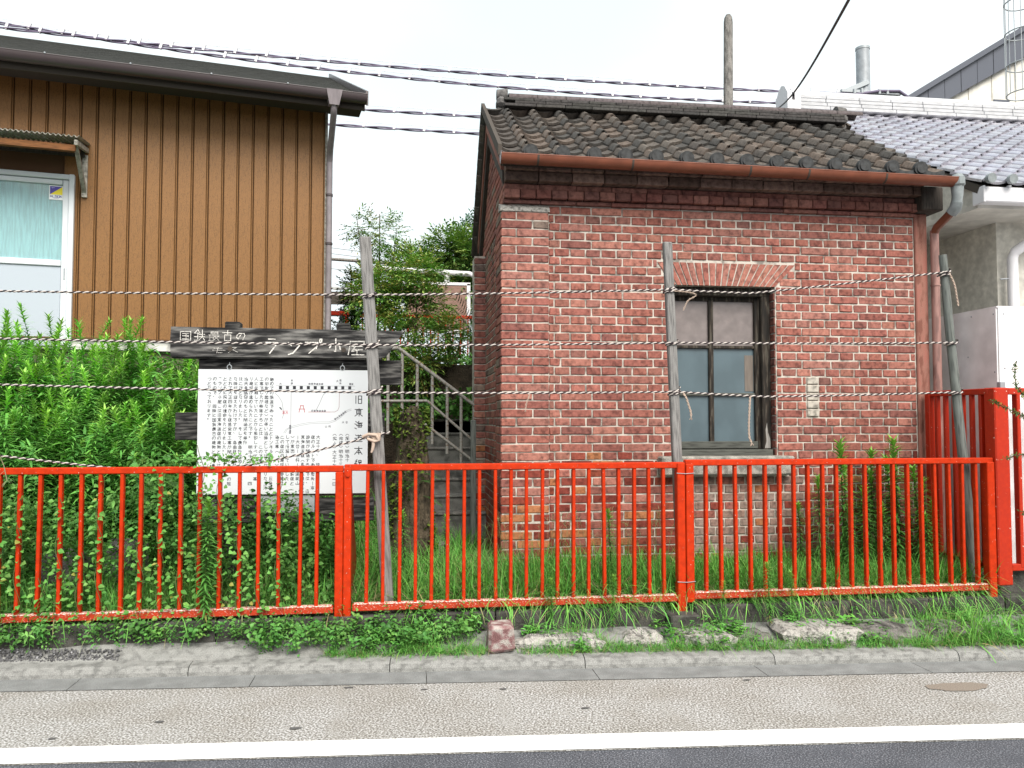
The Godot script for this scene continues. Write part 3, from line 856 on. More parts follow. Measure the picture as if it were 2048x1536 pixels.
func roof_of_hut(hut: Node3D, org: Vector3) -> void:
	var e := Vector3(0, 3.55, -5.93)
	var rg := Vector3(0, 4.43, -7.36)
	var sl := rg - e
	var L := sl.length()
	var dn := -sl / L
	var up := Vector3.RIGHT.cross(dn) * -1.0
	if up.y < 0: up = -up
	# roof boards
	var dk := MB.new()
	for s in [1, -1]:
		var p := []
		for k in 8:
			var x := 0.70 if not (k & 1) else 4.36
			var q := e.lerp(rg, 0.0 if not (k & 4) else 1.0)
			if s < 0: q = Vector3(0, 3.30 if not (k & 4) else rg.y, -8.42 if not (k & 4) else rg.z)
			p.append(Vector3(x, q.y - (0.09 if not (k & 2) else 0.05), q.z) + org)
		dk.hexa(p)
	dk.box(Vector3(2.53, 3.53, -6.02) + org, Vector3(3.66, 0.03, 0.14))
	put("roof_board", dk.mesh(), M.soffit_dark, hut)
	var cols := [Color(0.135, 0.118, 0.107), Color(0.108, 0.098, 0.09), Color(0.16, 0.138, 0.122), Color(0.09, 0.084, 0.08), Color(0.165, 0.134, 0.115)]
	var lib := []
	for c in cols: lib.append(pantile(0.246, 0.262, 0.022, c))
	var edge := pantile(0.246, 0.262, 0.022, cols[1], 0.05, 0.3)
	var nr := 9
	var nc := 15
	var run := L / nr
	var B := Basis(Vector3.RIGHT, up, dn)
	for r in nr:
		for c in nc:
			var x := 0.614 + c * 0.2435
			var mid := e.lerp(rg, (r + 0.5) / nr) + up * 0.012
			var Bt := B * Basis(Vector3.RIGHT, -0.13 + rf(-0.014, 0.014)) * Basis(Vector3.FORWARD, rf(-0.012, 0.012))
			put("roof_tile", lib[rng.randi() % 5] if c else edge, M.tile_old, hut, Transform3D(Bt, Vector3(x + 0.03, mid.y, mid.z) + up * rf(0, 0.004) + org))
	# left verge: half tiles and stepped boards below
	var back := MB.new()
	for r in nr:
		for c in nc:
			var t := (r + 0.5) / nr
			var q := Vector3(0.90 + c * 0.2435, lerpf(3.32, rg.y, t) + 0.012, lerpf(-8.45, rg.z, t))
			var d2 := (Vector3(0, 3.32, -8.45) - Vector3(0, rg.y, rg.z)).normalized()
			var u2 := d2.cross(Vector3.RIGHT)
			if u2.y < 0: u2 = -u2
			append(back, lib[(r + c) % 5], Transform3D(Basis(Vector3.LEFT, u2, d2) * Basis(Vector3.RIGHT, -0.13), q + org))
	tag(put("rear_roof_tiles", back.mesh(), M.tile_old, hut), "", "", "", "stuff")
	# eave ends: a disc on each roll and a hanging apron
	for c in range(1, nc):
		var x := 0.614 + c * 0.2435
		var m := MB.new()
		m.col = Color(0.068, 0.074, 0.075)
		var z0 := -5.905
		m.tube([Vector3(x + 0.048, 3.562, z0 + 0.012) + org, Vector3(x + 0.048, 3.557, z0 + 0.05) + org], 0.056, 16)
		m.tube([Vector3(x + 0.048, 3.557, z0 + 0.05) + org, Vector3(x + 0.048, 3.557, z0 + 0.056) + org], 0.040, 16)
		var ap := PackedVector2Array()
		for k in 7:
			var t := k / 6.0
			ap.append(Vector2(x + 0.085 + t * 0.175, 3.56 - 0.024 * sin(PI * t)))
		for k in 7:
			var t := 1.0 - k / 6.0
			ap.append(Vector2(x + 0.085 + t * 0.175, 3.505 - 0.02 * sin(PI * t)))
		m.prism(ap, Transform3D(Basis(), Vector3(0, 0, z0 + 0.012) + org), 0.02)
		put("eave_tile", m.mesh(), M.tile_old, hut)
	# verge tiles along the left edge, and the barge boards under them
	for s in [1, -1]:
		var a := e if s > 0 else Vector3(0, 3.27, -8.45)
		for q in [[0.665, -0.005, 0.085, 0.03, "soffit_dark"], [0.70, -0.10, 0.05, 0.07, "soffit_dark"], [0.712, -0.19, 0.09, 0.09, "render_pink"], [0.725, -0.30, 0.10, 0.05, "awning_dark"]]:
			var p := []
			for k in 8:
				var end: Vector3 = a if not (k & 4) else rg
				if q[0] > 0.69: end = end.lerp(rg if not (k & 4) else a, 0.17 if not (k & 4) else 0.0)
				p.append(Vector3(q[0] + (q[3] if k & 1 else 0.0), end.y + q[1] + (q[2] if k & 2 else 0.0), end.z) + org)
			var m := MB.new()
			m.hexa(p)
			put("barge_board", m.mesh(), M[q[4]], hut)
	# ridge: three courses of flat tiles and a round cap, with end ornaments
	for k in 3:
		var x := 0.87 + (0.1 if k == 1 else 0.0)
		while x < 4.22:
			var w := minf(rf(0.24, 0.3), 4.25 - x)
			var m := MB.new()
			var q := rf(0.06, 0.095)
			m.col = Color(q, q * 0.97, q * 0.95)
			m.box(Vector3(x + w / 2, rg.y + 0.035 + k * 0.033, rg.z) + org, Vector3(w - 0.004, 0.027, 0.25 - k * 0.03), Basis(Vector3.FORWARD, rf(-0.012, 0.012)), 0.004)
			put("ridge_tile", m.mesh(), M.tile_old, hut)
			x += w
	var xx := 0.92
	while xx < 4.2:
		var m := MB.new()
		m.col = Color(0.135, 0.115, 0.12) * rf(0.85, 1.1)
		var prof := PackedVector2Array()
		for k in 9:
			var a := PI * k / 8.0
			prof.append(Vector2(-cos(a) * 0.075, sin(a) * 0.045))
		m.sheet(prof, Transform3D(Basis(Vector3(0, 0, -1), Vector3.UP, Vector3(1, 0, 0)), Vector3(xx, rg.y + 0.135, rg.z) + org), 0, 0.268, 0.014)
		put("ridge_cap", m.mesh(), M.tile_old, hut)
		xx += 0.272
	for x in [0.84, 4.27]:
		var m := MB.new()
		m.col = Color(0.17, 0.165, 0.165)
		var sgn := 1.0 if x < 2 else -1.0
		m.tube([Vector3(x - 0.03 * sgn, rg.y + 0.165, rg.z) + org, Vector3(x + 0.07 * sgn, rg.y + 0.165, rg.z) + org], [0.05, 0.062], 12)
		m.box(Vector3(x + 0.01 * sgn, rg.y + 0.085, rg.z) + org, Vector3(0.085, 0.1, 0.17), Basis(), 0.03)
		m.tube([Vector3(x - 0.02 * sgn, rg.y + 0.005, rg.z) + org, Vector3(x + 0.06 * sgn, rg.y + 0.005, rg.z) + org], [0.045, 0.055], 12)
		put("ridge_end_tile", m.mesh(), M.tile_old, hut)
	# copper brown gutter with straps, grey outlet and down pipe
	var gt := MB.new()
	var prof := PackedVector2Array()
	for k in 11:
		var a := PI + PI * k / 10.0
		prof.append(Vector2(cos(a) * 0.052, sin(a) * 0.062))
	gt.sheet(prof, Transform3D(Basis(Vector3(0, 0, -1), Vector3(0.0108, 1, 0).normalized(), Vector3(1, -0.0108, 0).normalized()), Vector3(0.68, 3.53, -5.885) + org), 0, 3.70, 0.004)
	gt.tube([Vector3(0.68, 3.53, -5.833) + org, Vector3(4.38, 3.49, -5.833) + org], 0.006, 6)
	var gutter := put("gutter", gt.mesh(), M.copper_brown, hut)
	put("gutter_end", rod(Vector3(0.676, 3.515, -5.885) + org, Vector3(0.684, 3.515, -5.885) + org, 0.05, 14), M.gutter_dark, gutter)
	for x in [0.95, 1.68, 2.62, 3.1, 3.75]:
		var s := MB.new()
		var pr := PackedVector2Array()
		for k in 11:
			var a := PI + PI * k / 10.0
			pr.append(Vector2(cos(a) * 0.055, sin(a) * 0.065))
		s.sheet(pr, Transform3D(Basis(Vector3(0, 0, -1), Vector3.UP, Vector3(1, 0, 0)), Vector3(x, 3.53 - (x - 0.68) * 0.0108, -5.885) + org), 0, 0.016, 0.003)
		put("strap", s.mesh(), M.soffit_dark, gutter)
	var pipe := Node3D.new()
	pipe.name = "down_pipe"
	hut.add_child(pipe)
	var o := MB.new()
	o.box(Vector3(4.40, 3.47, -5.885) + org, Vector3(0.10, 0.12, 0.12), Basis(), 0.03)
	o.tube([Vector3(4.40, 3.45, -5.885) + org, Vector3(4.40, 3.35, -5.885) + org, Vector3(4.40, 3.29, -5.90) + org], [0.05, 0.042, 0.04], 12)
	put("outlet", o.mesh(), M.pipe_grey, pipe)
	var el := MB.new()
	el.tube([Vector3(4.40, 3.31, -5.89) + org, Vector3(4.399, 3.26, -5.91) + org, Vector3(4.39, 3.23, -5.95) + org], [0.045, 0.047, 0.044], 12)
	put("elbow", el.mesh(), M.pipe_grey, pipe)
	var pp := MB.new()
	pp.tube([Vector3(4.39, 3.235, -5.945) + org, Vector3(4.375, 3.15, -6.11) + org, Vector3(4.372, 3.11, -6.14) + org], 0.034, 12)
	put("offset_pipe", pp.mesh(), M.copper_brown, pipe)
	put("pipe", rod(Vector3(4.372, 3.13, -6.142) + org, Vector3(4.372, 0.3, -6.142) + org, 0.034, 14), M.pipe_brown, pipe)
	put("collar", rod(Vector3(4.372, 2.66, -6.142) + org, Vector3(4.372, 2.672, -6.142) + org, 0.039, 14), M.pipe_brown, pipe)

# ---------------------------------------------------------------- the brown-sided house on the terrace
func house() -> void:
	var h := thing("house", "brown sided house with dark shingle roof and white door under a small awning", "house", Vector3(-0.942, 0, -9.17), deg_to_rad(10.7))
	var body := MB.new()
	body.box(Vector3(-3.6, 3.72, -3.7), Vector3(7.18, 2.7, 7.36))
	var bodym := put("wall", body.mesh(), M.siding_groove, h)
	put("foundation", bx(Vector3(-3.6, 1.1, -3.75), Vector3(7.2, 2.32, 7.4)), M.concrete_brown, h)
	put("base_band", bx(Vector3(-3.6, 2.315, -3.70), Vector3(7.24, 0.108, 7.42), 0.006), M.band_white, h)
	put("drip_flashing", bx(Vector3(-3.6, 2.378, -3.69), Vector3(7.23, 0.014, 7.46)), M.siding_groove, h)
	var sb := MB.new()
	sb.box(Vector3(0.071, 1.35, 0.006), Vector3(0.128, 2.70, 0.016), Basis(), 0.004)
	sb.box(Vector3(0.1455, 1.35, 0.005), Vector3(0.011, 2.70, 0.014), Basis(), 0.003)
	var sm := sb.mesh()
	var top := MB.new()
	top.box(Vector3(0.071, 0.3, 0.006), Vector3(0.128, 0.60, 0.016), Basis(), 0.004)
	top.box(Vector3(0.1455, 0.3, 0.005), Vector3(0.011, 0.60, 0.014), Basis(), 0.003)
	var tm := top.mesh()
	for k in 26:
		var s := -0.155 * (k + 1) - 0.005
		if s > -2.66: put("siding_board", sm, M.siding, h, Transform3D(Basis(), Vector3(s, 2.385, 0.0)))
		else: put("siding_board", tm, M.siding, h, Transform3D(Basis(), Vector3(s, 4.485 if s < -2.7 else 4.485, 0.0)))
	put("corner_trim", bx(Vector3(0.004, 3.72, 0.006), Vector3(0.028, 2.68, 0.05), 0.004), M.awning_edge, h)
	# the white door with its glazed upper half
	var d := Node3D.new()
	d.name = "door"
	h.add_child(d)
	put("door_frame", bx(Vector3(-2.553, 3.17, 0.03), Vector3(0.05, 1.78, 0.08), 0.006), M.white_alu, d)
	put("door_frame", bx(Vector3(-3.35, 4.03, 0.03), Vector3(1.55, 0.05, 0.08), 0.006), M.white_alu, d)
	put("stile", bx(Vector3(-2.608, 3.15, 0.02), Vector3(0.056, 1.70, 0.05), 0.006), M.white_alu, d)
	put("rail", bx(Vector3(-3.37, 3.975, 0.02), Vector3(1.46, 0.05, 0.05), 0.006), M.white_alu, d)
	put("rail", bx(Vector3(-3.37, 3.14, 0.02), Vector3(1.46, 0.062, 0.05), 0.006), M.white_alu, d)
	put("lower_panel", bx(Vector3(-3.37, 2.70, 0.012), Vector3(1.46, 0.82, 0.03), 0.004), M.door_panel, d)
	put("lock", bx(Vector3(-2.605, 3.03, 0.047), Vector3(0.014, 0.12, 0.006), 0.002), M.steel, d)
	var cu := MB.new()
	for k in 60:
		var x0 := -4.1 + k * 0.0245
		var f := func(x: float) -> float: return 0.002 + 0.009 * sin(x * 30.0 + 1.5 * sin(x * 9.0))
		cu.quad(Vector3(x0, 3.96, f.call(x0)), Vector3(x0 + 0.0245, 3.96, f.call(x0 + 0.0245)), Vector3(x0 + 0.0245, 3.16, f.call(x0 + 0.0245)), Vector3(x0, 3.16, f.call(x0)))
	put("curtain", cu.mesh(), M.curtain, d)
	var gm := StandardMaterial3D.new()
	gm.albedo_color = Color(0.75, 0.9, 0.92, 0.12)
	gm.roughness = 0.05
	gm.transparency = BaseMaterial3D.TRANSPARENCY_ALPHA
	put("glass", bx(Vector3(-3.37, 3.56, 0.018), Vector3(1.46, 0.80, 0.004)), gm, d)
	sticker(d)
	# awning over the door
	var aw := Node3D.new()
	aw.name = "awning"
	h.add_child(aw)
	var prof := PackedVector2Array()
	for k in 181:
		prof.append(Vector2(k * 0.01, 0.011 * cos(k * 0.01 * TAU / 0.045)))
	var am := MB.new()
	var slope := Vector3(0, -0.10, 0.56).normalized()
	am.sheet(prof, Transform3D(Basis(Vector3(1, 0, 0), slope.cross(Vector3.RIGHT), slope), Vector3(-4.2, 4.40, 0.02)), 0.0, 0.56, 0.004)
	put("corrugated_sheet", am.mesh(), M.awning_edge, aw)
	put("rafter_board", bx(Vector3(-3.32, 4.20, 0.50), Vector3(1.76, 0.062, 0.03), 0.004), M.awning_wood, aw)
	put("rafter_board", bx(Vector3(-3.32, 4.245, 0.30), Vector3(1.76, 0.05, 0.03), 0.004), M.awning_wood, aw)
	put("rafter_board", bx(Vector3(-3.32, 4.30, 0.06), Vector3(1.76, 0.10, 0.03), 0.004), M.awning_dark, aw)
	put("side_board", bx(Vector3(-2.425, 4.285, 0.30), Vector3(0.03, 0.05, 0.58), 0.004, Basis(Vector3.RIGHT, 0.175)), M.awning_edge, aw)
	var br := MB.new()
	br.hexa([Vector3(-2.46, 4.20, 0.47), Vector3(-2.42, 4.20, 0.47), Vector3(-2.46, 4.24, 0.52), Vector3(-2.42, 4.24, 0.52), Vector3(-2.46, 3.87, 0.03), Vector3(-2.42, 3.87, 0.03), Vector3(-2.46, 3.94, 0.03), Vector3(-2.42, 3.94, 0.03)])
	br.box(Vector3(-2.44, 4.06, 0.03), Vector3(0.05, 0.44, 0.03))
	put("bracket", br.mesh(), M.awning_edge, aw)
	# roof
	var rl := MB.new()
	for k in 26:
		var t0 := k / 26.0
		var y := lerpf(5.09, 7.18, t0)
		var z := lerpf(0.50, -4.0, t0)
		rl.box(Vector3(-3.45, y, z - 0.1), Vector3(7.7, 0.022, 0.24), Basis(Vector3.RIGHT, 0.41))
	put("shingle_courses", rl.mesh(), M.shingle, h)
	var sk := MB.new()
	var p := []
	for k in 8:
		var q := Vector3(-7.2 if not (k & 1) else 0.37, 5.05, 0.50) if not (k & 4) else Vector3(-7.2 if not (k & 1) else 0.37, 7.14, -4.0)
		p.append(q + Vector3(0, -0.02 if k & 2 else -0.12, 0))
	sk.hexa(p)
	sk.box(Vector3(-3.42, 5.035, 0.25), Vector3(7.58, 0.02, 0.5))
	sk.box(Vector3(-3.42, 4.98, 0.485), Vector3(7.58, 0.12, 0.025))
	put("eave_board", sk.mesh(), M.soffit_dark, h)
	var bb := MB.new()
	bb.hexa([Vector3(0.37, 4.96, 0.55), Vector3(0.40, 4.96, 0.55), Vector3(0.37, 5.12, 0.55), Vector3(0.40, 5.12, 0.55), Vector3(0.37, 7.06, -4.0), Vector3(0.40, 7.06, -4.0), Vector3(0.37, 7.21, -4.0), Vector3(0.40, 7.21, -4.0)])
	put("barge_board", bb.mesh(), M.gutter_dark, h)
	# gutter, hopper and down pipe
	var gp := PackedVector2Array()
	for k in 11:
		var a := PI + PI * k / 10.0
		gp.append(Vector2(cos(a) * 0.062, sin(a) * 0.085))
	var gt := MB.new()
	gt.sheet(gp, Transform3D(Basis(Vector3(0, 0, -1), Vector3.UP, Vector3(1, 0, 0)), Vector3(-7.2, 5.055, 0.565)), 0, 7.58, 0.004)
	gt.tube([Vector3(-7.2, 5.055, 0.627), Vector3(0.38, 5.055, 0.627)], 0.007, 6)
	var gutter := put("gutter", gt.mesh(), M.gutter_dark, h)
	for k in 6:
		put("clip", bx(Vector3(-0.45 - k * 0.75, 5.062, 0.634), Vector3(0.016, 0.016, 0.012), 0.003), M.steel, gutter)
	var dp := Node3D.new()
	dp.name = "down_pipe"
	h.add_child(dp)
	var hp := MB.new()
	hp.hexa([Vector3(-0.02, 4.90, 0.53), Vector3(0.08, 4.90, 0.53), Vector3(-0.055, 5.06, 0.50), Vector3(0.115, 5.06, 0.50), Vector3(-0.02, 4.90, 0.62), Vector3(0.08, 4.90, 0.62), Vector3(-0.055, 5.06, 0.645), Vector3(0.115, 5.06, 0.645)])
	put("hopper", hp.mesh(), M.pipe_mauve, dp)
	var ps := MB.new()
	ps.tube([Vector3(0.03, 4.92, 0.575), Vector3(0.03, 4.82, 0.56), Vector3(0.035, 4.56, 0.14), Vector3(0.035, 4.44, 0.09)], 0.034, 12)
	put("offset_pipe", ps.mesh(), M.pipe_mauve, dp)
	put("pipe", rod(Vector3(0.035, 4.47, 0.09), Vector3(0.035, 1.2, 0.09), 0.033, 12), M.pipe_mauve, dp)
	for y in [4.05, 3.5, 2.9]: put("collar", rod(Vector3(0.035, y, 0.09), Vector3(0.035, y + 0.025, 0.09), 0.04, 12), M.gutter_dark, dp)
	put("wall_bracket", bx(Vector3(0.02, 4.55, -0.05), Vector3(0.06, 0.30, 0.12), 0.01), M.gutter_dark, dp)

func sticker(d: Node3D) -> void:
	var im := Image.create(160, 176, false, Image.FORMAT_RGBA8)
	im.fill(Color(0.9, 0.92, 0.92))
	for y in range(8, 112):
		for x in range(10, 150):
			im.set_pixel(x, y, Color(0.27, 0.22, 0.62) if (x - 10) / 140.0 < 1.0 - (y - 8) / 104.0 else Color(0.93, 0.86, 0.1))
	var glyph := {"A": "094099 2676", "L": "000999", "S": "900004949909", "O": "0090990900", "K": "0009 900499"}
	var i := 0
	for ch in "ALSOK":
		draw_glyph(im, glyph[ch], Vector2(12 + i * 28, 122), Vector2(22, 24), 5.0, Color(0.2, 0.18, 0.55))
		i += 1
	for k in 6: im.fill_rect(Rect2i(52 + k * 10, 156, 6, 6), Color(0.35, 0.35, 0.6))
	im.fill_rect(Rect2i(24, 22, 40, 4), Color(0.75, 0.75, 0.9))
	im.fill_rect(Rect2i(32, 30, 14, 4), Color(0.75, 0.75, 0.9))
	var m := StandardMaterial3D.new()
	m.albedo_texture = ImageTexture.create_from_image(im)
	m.roughness = 0.4
	var b := MB.new()
	b.quad(Vector3(-2.765, 4.0 - 0.06, 0.0), Vector3(-2.635, 4.0 - 0.06, 0.0), Vector3(-2.635, 3.795, 0.0), Vector3(-2.765, 3.795, 0.0))
	put("sticker", b.mesh(), m, d, Transform3D(Basis(), Vector3(0, 0, 0.0215)))

# ---------------------------------------------------------------- white neighbour building on the right
func neighbour() -> void:
	var h := thing("house", "pale rendered building with silver grey tiled roof right of the brick hut", "building", Vector3(6.5, 0.2, -8))
	var o := -h.position
	var w := MB.new()
	w.box(Vector3(9.0, 1.75, -11.4) + o, Vector3(6.9, 3.36, 9.0))
	put("wall", w.mesh(), M.wall_cream, h)
	var g := MB.new()
	g.prism(PackedVector2Array([Vector2(6.36, 3.47), Vector2(14.0, 3.47), Vector2(9.99, 5.55), Vector2(6.36, 3.53)]), Transform3D(Basis(Vector3(0, 0, -1), Vector3.UP, Vector3(1, 0, 0)), Vector3(5.03, 0, 0) + o), 0.12)
	put("gable", g.mesh(), M.wall_cream, h)
	put("soffit", bx(Vector3(8.5, 3.445, -9.9) + o, Vector3(6.98, 0.045, 6.92)), M.soffit_cream, h)
	var gt := put("gutter", bx(Vector3(8.6, 3.52, -6.40) + o, Vector3(7.2, 0.135, 0.13), 0.01), M.white_plastic, h)
	put("gutter_cap", bx(Vector3(4.993, 3.52, -6.40) + o, Vector3(0.02, 0.15, 0.15), 0.006), M.white_plastic, gt)
	for x in [5.24, 5.9]: put("clip", bx(Vector3(x, 3.595, -6.345) + o, Vector3(0.03, 0.02, 0.03), 0.004), M.white_plastic, gt)
	var e := Vector3(0, 3.63, -6.36)
	var rg := Vector3(0, 5.66, -9.99)
	var L := (rg - e).length()
	var dn := (e - rg) / L
	var up := dn.cross(Vector3.RIGHT)
	if up.y < 0: up = -up
	var dk := MB.new()
	var p := []
	for k in 8:
		var q := (e if not (k & 4) else rg) - up * (0.03 if k & 2 else 0.10)
		p.append(Vector3(4.98 if not (k & 1) else 12.0, q.y, q.z) + o)
	dk.hexa(p)
	p = []
	for k in 8:
		var q := (rg if not (k & 4) else Vector3(0, 3.6, -13.8)) - Vector3(0, 0.0 if k & 2 else 0.08, 0)
		p.append(Vector3(4.98 if not (k & 1) else 12.0, q.y, q.z) + o)
	dk.hexa(p)
	put("roof_board", dk.mesh(), M.soffit_dark, h)
	var lib := []
	for c in [Color(1, 1, 1), Color(0.9, 0.9, 0.92), Color(0.8, 0.8, 0.83), Color(0.95, 0.95, 1.0)]: lib.append(pantile(0.205, 0.25, 0.022, c, 0.026))
	var B := Basis(Vector3.RIGHT, up, dn)
	var rest := MB.new()
	var nr := 20
	var got := 0
	for r in nr:
		for c in 18:
			var mid := e.lerp(rg, (r + 0.5) / nr) + up * 0.012
			var x := 4.97 + c * 0.205
			var X := Transform3D(B * Basis(Vector3.RIGHT, -0.12 + rf(-0.012, 0.012)), Vector3(x + 0.03, mid.y, mid.z) + o)
			if x < 5.9 + (-mid.z - 6.36) * 0.72 and got < 298:
				put("roof_tile", lib[rng.randi() % 4], M.tile_glazed, h, X)
				got += 1
			else: append(rest, lib[rng.randi() % 4], X)
	tag(put("roof_tiles", rest.mesh(), M.tile_glazed, h), "", "", "", "stuff")
	for c in 9:
		var x := 4.97 + c * 0.205
		put("eave_tile", rod(Vector3(x + 0.045, 3.645, -6.30) + o, Vector3(x + 0.045, 3.64, -6.26) + o, 0.042, 14), M.pipe_grey, h)
	for k in 4:
		var xx := 5.06
		while xx < 8.6:
			var l := rf(0.42, 0.5)
			put("ridge_tile", bx(Vector3(xx + l / 2, rg.y + 0.02 + k * 0.052, rg.z) + o, Vector3(l - 0.006, 0.046, 0.30 - k * 0.02), 0.006), M.ridge_grey, h)
			xx += l
	var cap := MB.new()
	cap.tube([Vector3(4.99, rg.y + 0.225, rg.z) + o, Vector3(9.0, rg.y + 0.225, rg.z) + o], 0.07, 12)
	put("ridge_cap", cap.mesh(), M.ridge_grey, h)
	var orn := MB.new()
	orn.prism(PackedVector2Array([Vector2(-0.17, -0.05), Vector2(0.17, -0.05), Vector2(0.17, 0.2), Vector2(0.09, 0.31), Vector2(0, 0.35), Vector2(-0.09, 0.31), Vector2(-0.17, 0.2)]), Transform3D(Basis(Vector3(0, 0, -1), Vector3.UP, Vector3(1, 0, 0)), Vector3(4.94, rg.y, rg.z) + o), 0.1)
	orn.box(Vector3(5.06, rg.y + 0.1, rg.z) + o, Vector3(0.14, 0.34, 0.34), Basis(), 0.01)
	put("ridge_end_tile", orn.mesh(), M.white_plastic, h)
	var gp := Node3D.new()
	gp.name = "down_pipe"
	h.add_child(gp)
	var pp := MB.new()
	pp.tube([Vector3(5.63, 0.3, -6.80) + o, Vector3(5.63, 3.06, -6.80) + o, Vector3(5.645, 3.12, -6.78) + o, Vector3(5.80, 3.27, -6.62) + o, Vector3(6.0, 3.45, -6.45) + o], 0.048, 12)
	put("pipe", pp.mesh(), M.white_plastic, gp)
	put("pipe_clip", rod(Vector3(5.50, 2.86, -6.80) + o, Vector3(5.64, 2.87, -6.80) + o, 0.006), M.steel, gp)
	# white sheet enclosure in front of the wall
	var en := thing("enclosure", "plain white sheet metal enclosure behind the tall red fence", "enclosure", Vector3(4.6, 0.2, -5.74))
	put("side_panel", bx(Vector3(0.006, 1.12, -0.43), Vector3(0.012, 2.22, 0.85), 0.003), M.panel_white, en)
	put("front_panel", bx(Vector3(1.3, 1.12, -0.004), Vector3(2.57, 2.22, 0.012), 0.003), M.panel_white, en)
	put("top_panel", bx(Vector3(1.3, 2.235, -0.43), Vector3(2.6, 0.012, 0.87)), M.panel_white, en)
	for q in [[-0.03, 2.18], [-0.28, 2.19], [-0.7, 2.2], [-0.03, 1.72], [-0.33, 1.86], [-0.28, 1.2], [-0.78, 1.5], [-0.3, 0.9]]:
		put("screw", rod(Vector3(-0.004, q[1], q[0]), Vector3(0.002, q[1], q[0]), 0.006, 8), M.steel, en)
	for q in [[0.06, 2.18], [0.06, 1.75], [0.06, 1.3]]:
		put("screw", rod(Vector3(q[0], q[1], 0.0), Vector3(q[0], q[1], 0.006), 0.006, 8), M.steel, en)

# ---------------------------------------------------------------- poles, cables and the far building
func far_things() -> void:
	var b := thing("building", "far cream clad building with sloping dark metal verge and seams", "building", Vector3(17, 0, -20))
	var o := -b.position
	var w := MB.new()
	w.prism(PackedVector2Array([Vector2(14.0, 0), Vector2(24, 0), Vector2(24, 16.0), Vector2(14.0, 10.1)]), Transform3D(Basis(), Vector3(0, 0, -26.2) + o), 6.0)
	put("wall", w.mesh(), M.clad_cream, b)
	var x := 14.8
	while x < 19:
		put("wall_seam", bx(Vector3(x, (9.72 + (x - 13.6) * 0.565 + 4.0) / 2.0, -20.19) + o, Vector3(0.03, 5.72 + (x - 13.6) * 0.565, 0.02)), M.wall_cream, b)
		x += 0.72
	put("window", bx(Vector3(16.5, 10.27, -20.18) + o, Vector3(0.5, 0.5, 0.04), 0.01), M.verge_metal, b)
	var k := 0
	x = 13.7
	while x < 24:
		var y := 10.33 + (x - 13.6) * 0.617
		var yl := 9.72 + (x - 13.6) * 0.565
		var y2 := y + 0.5 * 0.617
		var yl2 := yl + 0.5 * 0.565
		var m := MB.new()
		m.prism(PackedVector2Array([Vector2(x, yl), Vector2(x + 0.485, yl2), Vector2(x + 0.485, y2), Vector2(x, y)]), Transform3D(Basis(), Vector3(0, 0, -20.14 + 0.004 * (k % 2)) + o), 0.08)
		put("verge_panel", m.mesh(), M.verge_metal, b)
		x += 0.5
		k += 1
	var cp := MB.new()
	cp.prism(PackedVector2Array([Vector2(13.5, 10.22), Vector2(24, 16.69), Vector2(24, 16.85), Vector2(13.5, 10.38)]), Transform3D(Basis(), Vector3(0, 0, -26) + o), 6.05)
	put("roof", cp.mesh(), M.verge_metal, b)
	# ladder cage
	var c := thing("ladder_cage", "pale tubular safety cage of a ladder against the sky", "ladder", Vector3(13.68, 8.2, -16))
	for y in [0.62, 1.28, 2.02, 2.72, 3.4]:
		var pts := []
		for q in 25: pts.append(Vector3(cos(TAU * q / 24) * 0.37, y, sin(TAU * q / 24) * 0.37))
		var m := MB.new()
		m.tube(pts, 0.014, 6, false)
		put("hoop", m.mesh(), M.galv, c)
	for q in 7:
		var a := PI * 0.65 + q * 0.36
		put("upright_bar", rod(Vector3(cos(a) * 0.37, 0.62, sin(a) * 0.37), Vector3(cos(a) * 0.37, 3.6, sin(a) * 0.37), 0.009, 6), M.galv, c)
	for s in [-0.2, 0.2]: put("ladder_rail", rod(Vector3(0.37, -4.0, s), Vector3(0.37, 3.8, s), 0.022, 6), M.galv, c)
	for q in 16: put("rung", rod(Vector3(0.37, -0.9 + q * 0.3, -0.2), Vector3(0.37, -0.9 + q * 0.3, 0.2), 0.012, 6), M.galv, c)
	# round-topped concrete pole behind the hut
	var pm := MB.new()
	pm.tube([Vector3(-0.02, 0, 0), Vector3(0.0, 4.0, 0), Vector3(0.035, 6.84, 0), Vector3(0.036, 6.90, 0), Vector3(0.036, 6.94, 0)], [0.09, 0.068, 0.06, 0.052, 0.03], 14)
	tag(put("pole", pm.mesh(), M.pole_concrete, null, Transform3D(Basis(), Vector3(4.175, 0, -10.0))), "weathered grey pole with rounded top behind the hut roof", "pole")
	# steel utility pole with its arms
	var up := thing("utility_pole", "pale grey steel pole top with brackets behind the tiled roofs", "pole", Vector3(8.57, 0, -14.0))
	put("pole", rod(Vector3(0, 0, 0), Vector3(0, 8.6, 0), 0.125, 20), M.steel, up)
	put("pole_cap", rod(Vector3(0, 8.585, 0), Vector3(0, 8.63, 0), 0.132, 20), M.galv, up)
	put("band", rod(Vector3(0, 7.66, 0), Vector3(0, 7.76, 0), 0.14, 16), M.galv, up)
	put("cross_arm", bx(Vector3(-0.32, 7.76, 0.12), Vector3(0.75, 0.09, 0.08), 0.006, Basis(Vector3.BACK, 0.42)), M.galv, up)
	put("cross_arm", bx(Vector3(0.32, 7.62, 0.12), Vector3(0.62, 0.08, 0.08), 0.006, Basis(Vector3.BACK, 0.3)), M.galv, up)
	put("cross_arm", bx(Vector3(0.05, 7.70, 0.16), Vector3(1.2, 0.06, 0.07), 0.006), M.galv, up)
	for q in [[-0.3, 7.64], [0.2, 7.66], [0.36, 7.66], [-0.15, 7.66]]: put("bolt", rod(Vector3(q[0], q[1], 0.2), Vector3(q[0], q[1] + 0.09, 0.2), 0.03, 8), M.galv, up)
	var jb := MB.new()
